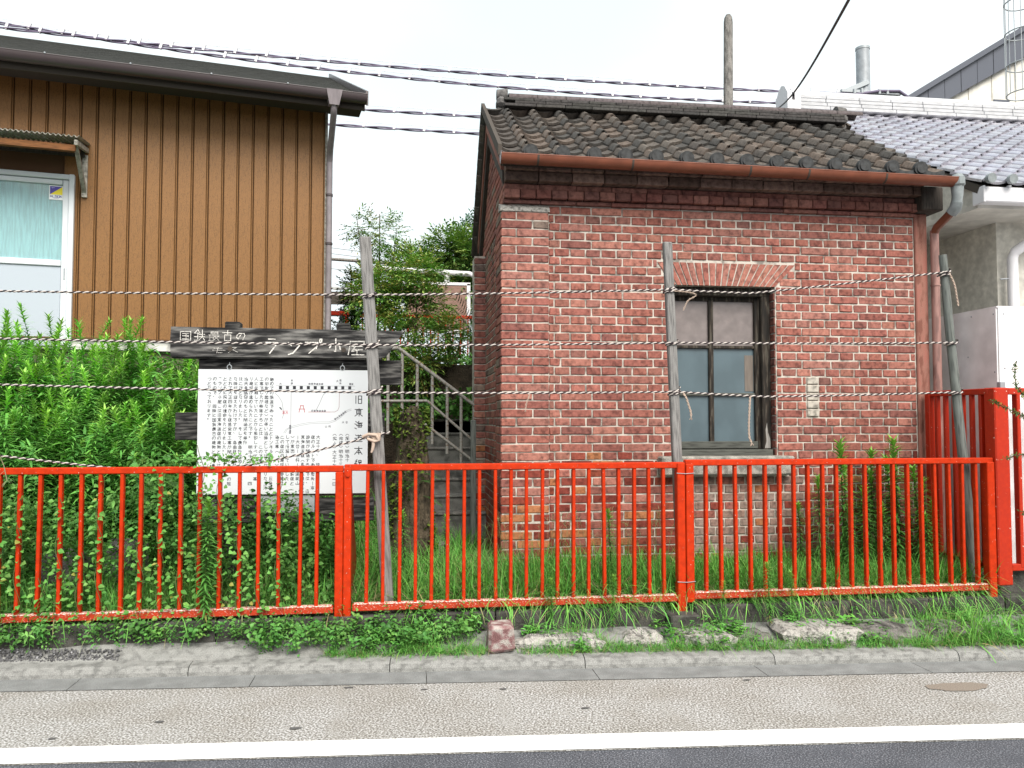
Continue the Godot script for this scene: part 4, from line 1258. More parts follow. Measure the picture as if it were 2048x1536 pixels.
	jb.tube([Vector3(-0.75, 7.62, 0.2), Vector3(-0.3, 7.62, 0.2), Vector3(0.2, 7.72, 0.2), Vector3(0.6, 7.74, 0.2), Vector3(0.8, 7.62, 0.2), Vector3(0.86, 7.35, 0.2)], 0.03, 8)
	put("jumper_cable", jb.mesh(), M.cable, up)
	# bundled telephone cables crossing behind the roofs
	bundle(Vector3(-11.5, 9.263, -16), Vector3(10.3, 8.64, -16), "upper twisted cable bundle crossing above both roofs", 0.288, true)
	bundle(Vector3(-10.5, 9.436, -16), Vector3(9.0, 8.371, -16), "second twisted cable bundle just under the upper one", 0.43, true)
	bundle(Vector3(-6, 7.86, -16), Vector3(7.0, 7.72, -16), "cable bundle passing behind the house eave tip", 0.06, true)
	bundle(Vector3(-6, 7.53, -16), Vector3(7.0, 7.33, -16), "lowest cable bundle between house and hut gable", 0.05, true)
	for q in [[6.39, 5.62], [6.23, 5.47], [5.75, 5.2]]:
		var m := MB.new()
		m.tube([Vector3(-6, q[0] + 0.2, -22), Vector3(6, q[1] - 0.25, -22)], 0.009, 5)
		tag(put("wire", m.mesh(), M.messenger), ["thin far wire, highest of three between house and hut", "thin far wire, middle of three between house and hut", "thin far wire, lowest of three, above the shrubs"][0 if q[0] > 6.3 else (1 if q[0] > 6.0 else 2)], "wire", "thin wires between house and hut")
	var sv := MB.new()
	var a := Vector3(4.83, 5.66, -9.95)
	var e := Vector3(2.05, 3.55, -3.4)
	var pts := []
	for q in 21:
		var t := q / 20.0
		pts.append(a.lerp(e, t) - Vector3(0, 0.10 * sin(PI * t), 0))
	sv.tube(pts, 0.0085, 6)
	tag(put("wire", sv.mesh(), M.wire), "black service wire rising steeply from the silver roof's ridge end", "wire")

func bundle(a: Vector3, b: Vector3, label: String, sag: float, ties: bool) -> void:
	var t := thing("cable_bundle", label, "cable", Vector3.ZERO, 0.0, "cable bundles behind the roofs")
	var n := int((b.x - a.x) / 0.1)
	var ms := MB.new()
	var p0 := []
	var p1 := []
	var p2 := []
	for i in n + 1:
		var f := float(i) / n
		var q := a.lerp(b, f) - Vector3(0, sag * 4.0 * f * (1.0 - f), 0)
		var ph := f * (b.x - a.x) * TAU / 1.3
		if i % 4 == 0: p0.append(q + Vector3(0, 0.075, 0))
		p1.append(q + Vector3(0, sin(ph), cos(ph)) * 0.018 - Vector3(0, 0.02, 0))
		p2.append(q - Vector3(0, sin(ph), cos(ph)) * 0.018 - Vector3(0, 0.02, 0))
		if ties and i % 6 == 3:
			put("hanger", bx(q + Vector3(0, 0.02, 0.0), Vector3(0.045, 0.12, 0.05), 0.0, Basis(Vector3.FORWARD, 0.3)), M.hanger, t)
	ms.tube(p0, 0.007, 5, false)
	put("messenger_wire", ms.mesh(), M.hanger, t)
	for p in [p1, p2]:
		var m := MB.new()
		m.tube(p, 0.015, 6, false)
		put("cable", m.mesh(), M.cable, t)

# ---------------------------------------------------------------- fences and low wall
func fence_panel(label: String, x0: float, x1: float, bars: Array, y0: float, y1: float, wear: String) -> Node3D:
	var f := thing("fence_panel", label, "fence", Vector3((x0 + x1) / 2, y0, FZ), 0.0, "red steel fence panels along the kerb")
	var o := -f.position
	put("top_rail", bx(Vector3((x0 + x1) / 2, y1 - 0.021, FZ) + o, Vector3(x1 - x0 - 0.002, 0.042, 0.05), 0.005), M.red_paint, f)
	put("bottom_rail", bx(Vector3((x0 + x1) / 2, y0 + 0.022, FZ) + o, Vector3(x1 - x0 - 0.12, 0.044, 0.05), 0.004), M[wear], f)
	put("worn_edge", bx(Vector3((x0 + x1) / 2, y0 + 0.0455, FZ + 0.001) + o, Vector3(x1 - x0 - 0.14, 0.007, 0.053), 0.002), M.red_worn, f)
	var bb := MB.new()
	bb.box(Vector3.ZERO, Vector3(0.022, y1 - y0 - 0.08, 0.038), Basis(), 0.004)
	var bm := bb.mesh()
	for x in bars:
		put("bar", bm, M.red_paint, f, Transform3D(Basis.from_euler(Vector3(rf(-0.006, 0.006), rf(-0.06, 0.06), rf(-0.006, 0.006))), Vector3(x + rf(-0.003, 0.003), (y0 + y1) / 2, FZ) + o))
	return f

func fences() -> void:
	var lb := [-2.5275, -2.412, -2.289, -2.171, -2.046, -1.933, -1.803, -1.685, -1.564, -1.444, -1.324, -1.2, -1.075, -0.959, -0.833, -0.696, -0.588]
	var mb := []
	for k in 20: mb.append(-0.264 + 0.1066 * k)
	var rb := []
	for k in 20: rb.append(2.065 + 0.1083 * k)
	var f := fence_panel("red fence panel in front of the sign board, overgrown by vines", -2.66, -0.418, lb, 0.285, 1.243, "red_flaked")
	var o := -f.position
	put("end_post", bx(Vector3(-0.444, 0.72, FZ) + o, Vector3(0.052, 0.965, 0.06), 0.005), M.red_paint, f)
	put("end_post", bx(Vector3(-2.63, 0.72, FZ) + o, Vector3(0.066, 0.965, 0.066), 0.005), M.red_paint, f)
	f = fence_panel("red fence panel before the hut's corner pier, with sloping stay", -0.415, 1.909, mb, 0.293, 1.250, "red_flaked")
	o = -f.position
	put("end_post", bx(Vector3(-0.390, 0.70, FZ + 0.002) + o, Vector3(0.05, 1.06, 0.064), 0.005), M.red_paint, f)
	put("end_post", bx(Vector3(1.879, 0.70, FZ + 0.002) + o, Vector3(0.056, 1.09, 0.066), 0.005), M.red_paint, f)
	put("bolt", rod(Vector3(-0.388, 1.185, FZ + 0.032) + o, Vector3(-0.388, 1.185, FZ + 0.048) + o, 0.015, 8), M.red_paint, f)
	var st := MB.new()
	st.hexa([Vector3(-0.386, 1.20, -5.435) + o, Vector3(-0.374, 1.20, -5.435) + o, Vector3(-0.386, 1.20, -5.475) + o, Vector3(-0.374, 1.20, -5.475) + o, Vector3(-0.390, 0.28, -5.60) + o, Vector3(-0.378, 0.28, -5.60) + o, Vector3(-0.390, 0.28, -6.36) + o, Vector3(-0.378, 0.28, -6.36) + o])
	put("stay", st.mesh(), M.red_side, f)
	f = fence_panel("red fence panel under the hut window, right of the foot block", 1.912, 4.254, rb, 0.305, 1.266, "red_flaked")
	o = -f.position
	put("end_post", bx(Vector3(1.942, 0.76, FZ + 0.001) + o, Vector3(0.056, 0.95, 0.064), 0.005), M.red_paint, f)
	put("end_post", bx(Vector3(4.222, 0.74, FZ + 0.004) + o, Vector3(0.06, 0.99, 0.07), 0.005), M.red_paint, f)
	for y in [1.175, 0.43]:
		var m := MB.new()
		m.tube([Vector3(1.845, y, FZ + 0.037) + o, Vector3(1.91, y - 0.004, FZ + 0.040) + o, Vector3(1.975, y, FZ + 0.037) + o], 0.0025, 5)
		put("tie_wire", m.mesh(), M.steel, f)
	# taller fence at the right: corner post, side run going back, front run going right
	var t := thing("tall_fence", "taller red louvred fence with thick corner post at right", "fence", Vector3(4.34, 0.25, FZ))
	o = -t.position
	put("corner_post", bx(Vector3(4.315, 1.06, FZ - 0.01) + o, Vector3(0.115, 1.44, 0.115), 0.008), M.red_side, t)
	put("side_rail", bx(Vector3(4.28, 1.755, -5.78) + o, Vector3(0.05, 0.045, 0.72), 0.005), M.red_side, t)
	put("side_rail", bx(Vector3(4.28, 0.46, -5.78) + o, Vector3(0.05, 0.045, 0.72), 0.005), M.red_side, t)
	for k in 7:
		put("louvre", bx(Vector3(4.28, 1.1, -5.52 - k * 0.10) + o, Vector3(0.034, 1.30, 0.03), 0.004, Basis(Vector3.UP, 0.0)), M.red_side, t)
	put("side_post", bx(Vector3(4.272, 1.06, -6.11) + o, Vector3(0.05, 1.42, 0.06), 0.005), M.red_side, t)
	put("front_rail", bx(Vector3(5.3, 1.755, FZ - 0.02) + o, Vector3(1.8, 0.05, 0.05), 0.005), M.red_side, t)
	put("front_rail", bx(Vector3(5.3, 0.46, FZ - 0.02) + o, Vector3(1.8, 0.05, 0.05), 0.005), M.red_side, t)
	for k in 12:
		put("louvre", bx(Vector3(4.485 + k * 0.125, 1.1, FZ - 0.02) + o, Vector3(0.03, 1.28, 0.055), 0.004), M.red_side, t)
	put("grey_post", bx(Vector3(4.44, 1.0, FZ - 0.11) + o, Vector3(0.045, 1.66, 0.04), 0.004), M.steel, t)
	put("foot_board", bx(Vector3(5.2, 0.30, FZ - 0.08) + o, Vector3(1.7, 0.24, 0.04)), M.concrete_dark, t)
	# low wall of concrete blocks that carries the fence
	var w := thing("low_wall", "low dark concrete block wall under the red fence", "wall", Vector3(0.8, 0.0, FZ))
	o = -w.position
	var x := -3.6
	while x < 4.4:
		var l := 0.598
		if x < 1.76 and x + l > 1.76: l = 1.757 - x
		if absf(x - 1.963) < 0.001: l = 0.55
		put("block", bx(Vector3(x + l / 2, 0.115, FZ - 0.02 + rf(-0.004, 0.004)) + o, Vector3(l - 0.008, 0.30, 0.13), 0.008), M.concrete_dark, w)
		x += l
		if absf(x - 1.757) < 0.001:
			put("foot_block", bx(Vector3(1.86, 0.085, FZ + 0.06) + o, Vector3(0.2, 0.29, 0.2), 0.01), M.concrete_dark, w)
			x = 1.963
	# stones along the kerb
	var g := "pale broken stones bedded in the verge"
	for q in [[-0.20, 0.06, 0.36, 0.13, 0.14, "flat pale broken stone left of the pink block, at the weeds' edge", 1], [0.25, 0.28, 0.5, 0.15, 0.26, "whitish rough stone half hidden in grass left of pink block", 0], [0.98, 0.06, 0.60, 0.17, 0.2, "long whitish stone just right of the pink block", 0], [1.53, 0.1, 0.28, 0.18, 0.24, "small whitish stone before the wall, left of the foot block", 0], [1.95, 0.1, 0.38, 0.18, 0.28, "whitish rough stone in front of the grey foot block", 0], [2.26, 0.13, 0.32, 0.13, 0.24, "smooth grey stone right of the foot block", 1], [2.72, 0.16, 0.56, 0.23, 0.4, "largest white broken rock at the kerb under the window fence", 0], [3.2, 0.16, 0.52, 0.19, 0.3, "grey white stone right of the largest rock", 1], [3.72, 0.2, 0.46, 0.19, 0.3, "grey stone among grass at the right end of the verge", 1]]:
		var a := road_point(q[0], -5.18)
		var m := MB.new()
		m.rock(Vector3.ZERO, Vector3(q[2], q[3], q[4]), rng, 0.14, rf(-0.15, 0.05))
		tag(put("stone", m.mesh(), M.rock_grey if q[6] else M.rock_white, null, Transform3D(Basis(), Vector3(q[0], 0.066, a.z - q[1]))), q[5], "stone", g)
	var pk := MB.new()
	pk.box(Vector3(0, 0.085, 0), Vector3(0.172, 0.17, 0.15), Basis(Vector3.UP, -0.05), 0.018, 0.008, rng)
	tag(put("stone_block", pk.mesh(), M.rock_pink, null, Transform3D(Basis(), Vector3(0.597, 0.075, -5.15))), "small squared pink and white granite block at the kerb", "stone")

# ---------------------------------------------------------------- ropes and their posts
func leaning_post(label: String, a: Vector3, b: Vector3, s: Vector3, m: String, turn: float) -> void:
	var y := (a - b).normalized()
	var x := y.cross(Vector3(sin(turn), 0, cos(turn))).normalized()
	var B := Basis(x, y, x.cross(y))
	var L := (a - b).length()
	var st := MB.new()
	if m == "post_round":
		st.tube([Vector3(0.01, 0, 0), Vector3(0.004, L * 0.4, 0), Vector3(-0.004, L * 0.8, 0), Vector3(0, L, 0)], [0.04, 0.036, 0.033, 0.03], 10)
	else:
		st.box(Vector3(0, L / 2, 0), Vector3(s.x, L, s.z), Basis(), 0.007, 0.004, rng)
	tag(put("post", st.mesh(), M[m], null, Transform3D(B, b)), label, "post", "leaning wooden rope posts")

func rope(label: String, pts: Array, wraps: Array, sag := 0.02) -> void:
	var t := thing("rope", label, "rope", Vector3.ZERO, 0.0, "black and white twisted ropes between the posts")
	var path := []
	for i in pts.size() - 1:
		var a: Vector3 = pts[i]
		var b: Vector3 = pts[i + 1]
		var n := maxi(2, int(a.distance_to(b) / 0.0075))
		for k in n:
			var f := float(k) / n
			path.append(a.lerp(b, f) - Vector3(0, sag * 4.0 * f * (1.0 - f) * a.distance_to(b) / 2.0, 0))
	path.append(pts[-1])
	for s in 2:
		var m := MB.new()
		strand(m, path, s * PI)
		put("strand", m.mesh(), M.rope_white if s == 0 else M.rope_black, t)
	for w in wraps:
		# w: centre, half width, half depth, turns
		var loop := []
		var n := int(w[3] * 34)
		for k in n + 1:
			var a: float = TAU * k / 34.0 + 0.6
			loop.append(w[0] + Vector3(cos(a) * w[1], (k / 34.0 - w[3] / 2.0) * 0.02 + 0.012 * cos(a), sin(a) * w[2]))
		for s in 2:
			var m := MB.new()
			strand(m, loop, s * PI)
			put("turn", m.mesh(), M.rope_white if s == 0 else M.rope_black, t)

func strand(m: MB, path: Array, ph: float, r := 0.0046) -> void:
	var q := []
	var l := 0.0
	for i in path.size():
		if i: l += (path[i] as Vector3).distance_to(path[i - 1])
		var d: Vector3 = ((path[mini(i + 1, path.size() - 1)] as Vector3) - path[maxi(i - 1, 0)]).normalized()
		var u := Vector3.UP if absf(d.y) < 0.9 else Vector3.RIGHT
		var s := d.cross(u).normalized()
		u = s.cross(d)
		var a := ph + l * TAU / 0.052
		q.append(path[i] + (s * cos(a) + u * sin(a)) * 0.0037)
	m.tube(q, r, 5, false)

func ropes() -> void:
	leaning_post("squared grey rope post leaning before the sign board's right end", Vector3(-0.298, 2.792, -5.5), Vector3(-0.125, 0.23, -5.5), Vector3(0.078, 0, 0.05), "post_wood", 0.1)
	leaning_post("grey grained rope post standing before the hut window's left side", Vector3(1.837, 2.818, -5.5), Vector3(1.932, 0.2, -5.5), Vector3(0.062, 0, 0.055), "post_wood", 0.0)
	leaning_post("round dark grey rope post leaning at the hut's right corner", Vector3(3.98, 2.781, -5.5), Vector3(4.175, 0.3, -5.5), Vector3(0.07, 0, 0.07), "post_round", 0.0)
	var z := -5.463
	rope("highest twisted rope, rising to the right post's top", [Vector3(-4.0, 2.37, z), Vector3(-0.277, 2.389, z), Vector3(1.84, 2.47, z), Vector3(2.442, 2.455, z), Vector3(3.965, 2.645, z)], [[Vector3(-0.27, 2.386, -5.5), 0.048, 0.036, 1], [Vector3(1.85, 2.475, -5.5), 0.042, 0.039, 2], [Vector3(3.985, 2.645, -5.5), 0.045, 0.04, 2]], 0.006)
	rope("second twisted rope, crossing the sign's header board", [Vector3(-4.0, 2.085, z), Vector3(-0.25, 2.048, z), Vector3(1.865, 2.09, z), Vector3(4.02, 2.118, z)], [[Vector3(-0.248, 2.05, -5.5), 0.05, 0.037, 2], [Vector3(1.865, 2.09, -5.5), 0.041, 0.038, 1], [Vector3(4.03, 2.119, -5.5), 0.045, 0.04, 1]], 0.005)
	rope("third twisted rope, crossing the white notice panel's top", [Vector3(-4.0, 1.81, z), Vector3(-0.225, 1.728, z), Vector3(1.878, 1.742, z), Vector3(2.55, 1.71, z), Vector3(4.05, 1.75, z)], [[Vector3(-0.226, 1.738, -5.5), 0.05, 0.037, 2], [Vector3(1.878, 1.745, -5.5), 0.041, 0.038, 2], [Vector3(4.06, 1.75, -5.5), 0.046, 0.041, 1]], 0.006)
	rope("lowest rope, slack behind the left rail and knotted to the squared post", [Vector3(-2.9, 1.36, z), Vector3(-2.478, 1.305, z), Vector3(-1.92, 1.237, z), Vector3(-1.5, 1.205, z), Vector3(-1.031, 1.247, z), Vector3(-0.62, 1.335, z), Vector3(-0.236, 1.435, z), Vector3(-0.12, 1.462, z)], [[Vector3(-0.225, 1.437, -5.48), 0.05, 0.04, 1]], 0.004)
	var kn := thing("rope_knot", "bulky frayed rope knot on the squared leaning post", "knot", Vector3(-0.24, 1.43, -5.445))
	var m := MB.new()
	m.rock(Vector3(0.03, 0.0, 0), Vector3(0.06, 0.055, 0.045), rng, 0.2)
	m.tube([Vector3(-0.06, 0.0, 0), Vector3(-0.02, 0.018, 0.02), Vector3(0.03, 0.012, 0.028), Vector3(0.05, -0.02, 0.02), Vector3(0.02, -0.03, 0.02), Vector3(-0.03, -0.012, 0.015)], 0.011, 7)
	put("knot", m.mesh(), M.rope_end, kn)
	m = MB.new()
	m.tube([Vector3(0.01, -0.02, 0.012), Vector3(0.012, -0.05, 0.014), Vector3(0.006, -0.085, 0.01), Vector3(-0.002, -0.105, 0.008)], [0.011, 0.012, 0.01, 0.006], 7)
	put("loose_end", m.mesh(), M.rope_end, kn)
	var e := 0
	for q in [[[Vector3(1.93, 1.735, z), Vector3(1.95, 1.70, z + 0.012), Vector3(1.965, 1.655, z + 0.012), Vector3(1.982, 1.60, z + 0.012), Vector3(1.985, 1.565, z + 0.012)], "frayed rope end hanging just right of the window post"], [[Vector3(2.43, 1.715, z), Vector3(2.42, 1.64, z + 0.012), Vector3(2.413, 1.52, z + 0.012), Vector3(2.415, 1.42, z + 0.012), Vector3(2.43, 1.385, z + 0.012)], "longer frayed rope end hanging across the window's right panes"], [[Vector3(1.87, 2.46, z), Vector3(1.98, 2.45, z + 0.012), Vector3(2.03, 2.43, z + 0.012), Vector3(1.97, 2.39, z + 0.012), Vector3(1.935, 2.32, z + 0.012)], "thin frayed rope end below the window post's upper turn"], [[Vector3(4.0, 2.64, z), Vector3(4.03, 2.56, z + 0.012), Vector3(4.05, 2.46, z + 0.012), Vector3(4.06, 2.39, z + 0.012)], "rope end hanging beside the round right post"], [[Vector3(0.83, 1.735, z), Vector3(0.825, 1.70, z + 0.01), Vector3(0.81, 1.66, z + 0.01), Vector3(0.80, 1.60, z + 0.01)], "thin strand hanging from the third rope at the hut corner"]]:
		m = MB.new()
		strand(m, fine_path(q[0]), 0.0, 0.0045 if e < 2 or e == 3 else 0.0025)
		strand(m, fine_path(q[0]), PI, 0.0045 if e < 2 or e == 3 else 0.0025)
		if e < 2:
			for k in 5: m.tube([q[0][4], q[0][4] + Vector3(rf(-0.015, 0.015), -rf(0.015, 0.03), rf(-0.005, 0.01))], 0.002, 4)
		tag(put("rope_end", m.mesh(), M.rope_end), q[1], "rope", "loose rope ends")
		e += 1

func fine_path(p: Array) -> Array:
	var c := Curve3D.new()
	for i in p.size():
		var t: Vector3 = (p[mini(i + 1, p.size() - 1)] - p[maxi(i - 1, 0)]) / 6.0
		c.add_point(p[i], -t, t)
	c.bake_interval = 0.008
	return Array(c.get_baked_points())

# ---------------------------------------------------------------- lettering: strokes on a ten by ten grid
const STROKES := """
旧:1019 4080894940 4484|東:0191 5059 2272762622 2474 4609 5699|海:1021 0324 0829 5032 4292 4383874743 2595 6367|道:1122 0525 2528 0999 4152 7162 3292 4484874744 4686 6244|本:0292 5059 5309 5399 3777
線:3012 1232 3205 0535 2529 0718 3748 5181845451 5383 6569 6549 6599|の:52443628170613315181948679|始:2028 0343 1317 1749 4317 4709 6244 4483 7294 4595 4686894946|め:1137 6043280715317193785969|て:0191 9153465879
鉄:3003 3053 1343 0646 3338 0949 5444 5494 4696 7076 7649 7699|で:0191 9153465879 7486 8496|あ:1272 4048 6443281706244494978569|っ:2565867859|た:1161 4019 5383 5589|こ:1272 15073898|と:2145 823416081989|ト:3039 3474
ン:1133 19488391|ネ:4051 1282 8206 5459 6587|ル:303609 60686894|丘:8020 2028 2484 6468 0898|陵:1019 1040 4013 1345 4517 5171 6064 4494 5346 7387 6547 4889 8448|部:2021 0151 1323 4333 0454 1646491916 6069 6093 937496 9668
切:0343 2028 2846 4292 9288 8878 6249|取:0151 1119 4149 1343 1545 0948 5292 9249 5599|り:2025 707549|築:2002 1242 6052 5292 1343 2346 0646 5383 5346 8386 0797 5759 5709 5799|堤:0333 2028 0737 5080845450 5282 4595 6559 6787 4899
な:1151 3017 7183 6368584758 6889|ど:2144 72341608 0889 6273 8192|）:0235 3565 6592|（:0835 3565 6598|が:1262 3009 6267 6749 7092 8395|伴:3005 2329 4053 8073 3494 3696 6069|い:11172846 7185|当:5053 1023 8073 1494 9499 9919 1797
時:0131380801 0434 6064 4282 3494 3696 7578 7868 5767|し:2027486896|は:1019 3292 606758475698|か:1262 3009 6267 6749 7194|土:2484 5159 0999|木:0292 5059 5308 5398|工:1181 5158 0898|事:0191 5059 2272742422 1575 0696 7588 1888
特:1205 0343 2029 0645 6064 4282 3494 3696 7578 7868 5767|筆:2002 1242 6052 5292 1373 0595 1676 0898 5259|す:0292 5056 5645364756 5639|る:1171 7105 05748587694948|、:1234|。:1131331311|人:5043 4309 4499|に:1019 4282 43374888
依:3005 2329 6061 4292 6338 6599 5559|頼:0141 2029 1343451513 2508 2547 5191 7152 6282886862 6484 6686 6759 7799|ら:3052 2226 26557586785939|脱:1111 1141 4148 1119 1343 1545 5061 8071 5383865653 5649 7678 7898|却:0141 2026 0444 2618 1848 5191 9187 8776 5159
べ:0542 4298 6072 8293|建:4181 8185 3393 4585 6068 3696 1131 3114 1434 3408 1799|設:1131 0242 1333 1535 1737391917 6065 6080 8084 5686 8659 5799|進:1122 0424 2428 0899 5032 4248 6062 4292 4484 4686 4898 6268|れ:2029 0242 4208 3472 7278 7896
明:0131370701 0434 51574849 5191 9199 5393 5696|治:1122 0425 0819 6034 3484 7396 4696994946|十:0494 5059|三:1181 2474 0898|年:3012 1292 0696 1474 2446 5259|四:0191980801 3134 3416 6165 6585|天:1181 0494 5154 5409 5499|一:0595
皇:5031 2171742421 2272 1585 2777 0999 5559|臨:0109 0141 0949 0444 0646 6051 5191 5373755553 4655594946 7696997976|御:2002 3004 1319 4031 3161 3565 4549 4969 7191 9187 8777 7179|も:403758788695 1262 1464|開:0109 0131331303 6191 9199 6163 6393 2474 2676 4649 6469
通:1122 0424 2428 0899 4181 8163 4494 4448 9498 4696 6468|式:0292 6065 6588 8897 7081 1545 3548 0857|を:1171 4015 1544 4448 8334 3447 4788|挙:2032 5052 8072 0393 3416 6496 1676 0797 5559|行:2002 3004 1519 4181 3494 7478 7858|び:0141 4116 1638 3878 7866 6662 6295 7081 8292
そ:2171 7114 1484 8446 4658 5879|最:2181832321 2282 0494 1419 4448 1646 0949 5595 9549 5599|急:4022 3171 7153 1383 8387 8717 1585 0818 3738 3879 6768 9798|代:3005 2329 4494 6067 6798 8091|迎:1122 0424 2428 0899 5141 4147 4767 7191 9187 8777 7178
え:3051 2272 7218 4556 5668 6898|わ:2029 0242 4208 3473 7395 9588 8869|け:1019 4393 7077 7758|曲:1292 9299 9919 1912 1595 4049 6069|連:1122 0424 2428 0899 4191 5282865652 5484 4797 7068|続:3012 1232 3205 0535 2529 0718 3748 7073 5191 5383 4595 6649 7678 7898
さ:1272 4065 2517 1728 2878|大:0393 5054 5409 5499|正:0191 5159 5585 2529 0999|路:1131341411 2429 2646 0949 6042 6181 8145 5186 5686895956|変:5051 0292 3236 6265 1315 8395 4518 2676 7629 4799|更:0191 2272762622 2474 5158 2798|短:1002 1141 0444 2125 2508 2548 5191 5383865653 8777 4999
廃:5051 1191 1119 3243 9282 4497 3596 5547 6567 6798|運:1122 0424 2428 0899 4244 4292 9294 5383 5484875754 5585 4898 7069|命:5003 5093 3363 1434381814 5484 8487 8777 5459|ま:1272 1474 4047 4728 2816 1647 4778|ラ:2171 0393 9366 6639|プ:0272 7266 6529 8090928280
小:5058 5848 2416 7387|屋:1191931311 1309 2484 4427 2776 3686 5659 2999|「:2171 7173|」:2628 2878|物:1002 1343 2029 0645 5033 4292 9288 8878 6246 8257|同:1119 1191 9199 9989 3373 3575783835|国:0191990901 2373 2575 2878 5358 6576|古:0292 5054 2484892924
貴:2171732321 5054 0494 2575782825 2676 3819 6899|重:7020 0292 2373762623 5059 1787 0999 1676|つ:0372 7294 9487 8749|お:1151 3038 3817 1745 4574 7496 9678 7182|現:0131 2128 0434 0837 5181865651 5383 5649 7678 7898|在:0292 4005 1519 6369 4595 3999
ー:5159|膳:1111 1141 4149 1119 1343 1545 6051 5292 5484 5787895957 4494|所:1141 1344 4446 4616 1319 7152 5258 5595 7579|京:5051 0292 2474762624 5659 3708 6798 5949|都:0242 2026 4208 1646491916 6069 6093 9374 7496 9668|間:0109 0131331303 6191 9199 6163 6393 3464683834 3666
場:0333 2028 0737 5080845450 5282 3595 5528 9588 8878 7649|馬:2070 2026 2272 2474 2696 9699 9989 5026 1809 3838 5858|谷:3012 6082 5204 5294 2676792926|科:4011 0343 2029 2406 6071 5465 5696 8089|西:0191 1393 9399 9919 1913 4146 6166
幹:0343 2022 1434371714 1535 0848 2749 6042 6092 5575 4696 7579|活:1122 0425 0819 8050 4494 6066 5686895956|躍:1131341411 2429 0949 2646 5171 7172 8191 8292 6355 5559 5595 5797 5999 7578|区:0191 0109 0999 3377 7337|非:4049 1242 1444 0647 6069 6292 6494 6696
常:5052 2032 8072 1292 1214 9294 3373 3335 7375 3575 2676 2629 7679 5559|難:0141 1434 1417 1737 3734 2529 6053 6295 5359 5494 5696 5999 7379|逢:1122 0424 2428 0899 6042 5181 8145 4584 4494 4696 6368|坂:0333 2028 0737 4191 4148 4383 8349 5599|山:5058 1418 1898 9894
施:2021 0242 2209 2444 4448 4838 6051 5191 5458 5898 4595 7057|完:5051 1292 1214 9294 2474 0696 3619 6668 6898|成:1292 1209 1545 4548 4838 6067 6799 8349 7081|止:5158 2528 5585 0999|日:1181891911 1585|新:1131 0242 0545 2529 6050 5259 5595 7579|幹線:0000
モ:1171 0494 403878|ズ:1171 7109 4588"""
var glyphs := {}

func read_strokes() -> void:
	for q in STROKES.replace("\n", "|").split("|", false):
		var p := q.split(":")
		if p.size() == 2: glyphs[p[0]] = p[1]

func draw_line_on(im: Image, a: Vector2, b: Vector2, w: float, col: Color) -> void:
	var r := w * 0.5 + 0.6
	var x0 := maxi(0, int(minf(a.x, b.x) - r))
	var x1 := mini(im.get_width() - 1, int(maxf(a.x, b.x) + r) + 1)
	var y0 := maxi(0, int(minf(a.y, b.y) - r))
	var y1 := mini(im.get_height() - 1, int(maxf(a.y, b.y) + r) + 1)
	var d := b - a
	var l2 := maxf(d.length_squared(), 0.001)
	for y in range(y0, y1 + 1):
		for x in range(x0, x1 + 1):
			var p := Vector2(x + 0.5, y + 0.5)
			var t := clampf((p - a).dot(d) / l2, 0.0, 1.0)
			var k := clampf(w * 0.5 + 0.5 - p.distance_to(a + d * t), 0.0, 1.0)
			if k > 0.0: im.set_pixel(x, y, im.get_pixel(x, y).lerp(col, k * col.a))

func draw_glyph(im: Image, s: String, at: Vector2, size: Vector2, w: float, col: Color) -> void:
	for q in s.split(" ", false):
		for i in range(0, q.length() - 3, 2):
			var a := Vector2(int(q[i]), int(q[i + 1])) / 9.0
			var b := Vector2(int(q[i + 2]), int(q[i + 3])) / 9.0
			draw_line_on(im, at + a * size, at + b * size, w, col)

func column(im: Image, text: String, x: float, y: float, pitch: float, size: float, w: float, col: Color) -> void:
	for i in text.length():
		if glyphs.has(text[i]): draw_glyph(im, glyphs[text[i]], Vector2(x - size / 2, y + i * pitch), Vector2(size, size), w, col)

func route(im: Image, pts: Array, w: float, col: Color) -> void:
	# points as read off the notice, in tenths of its small units
	for i in pts.size() - 1:
		draw_line_on(im, Vector2((pts[i][0] / 10.24 + 140) * 4, (pts[i][1] / 10.24 - 5) * 4), Vector2((pts[i + 1][0] / 10.24 + 140) * 4, (pts[i + 1][1] / 10.24 - 5) * 4), w, col)

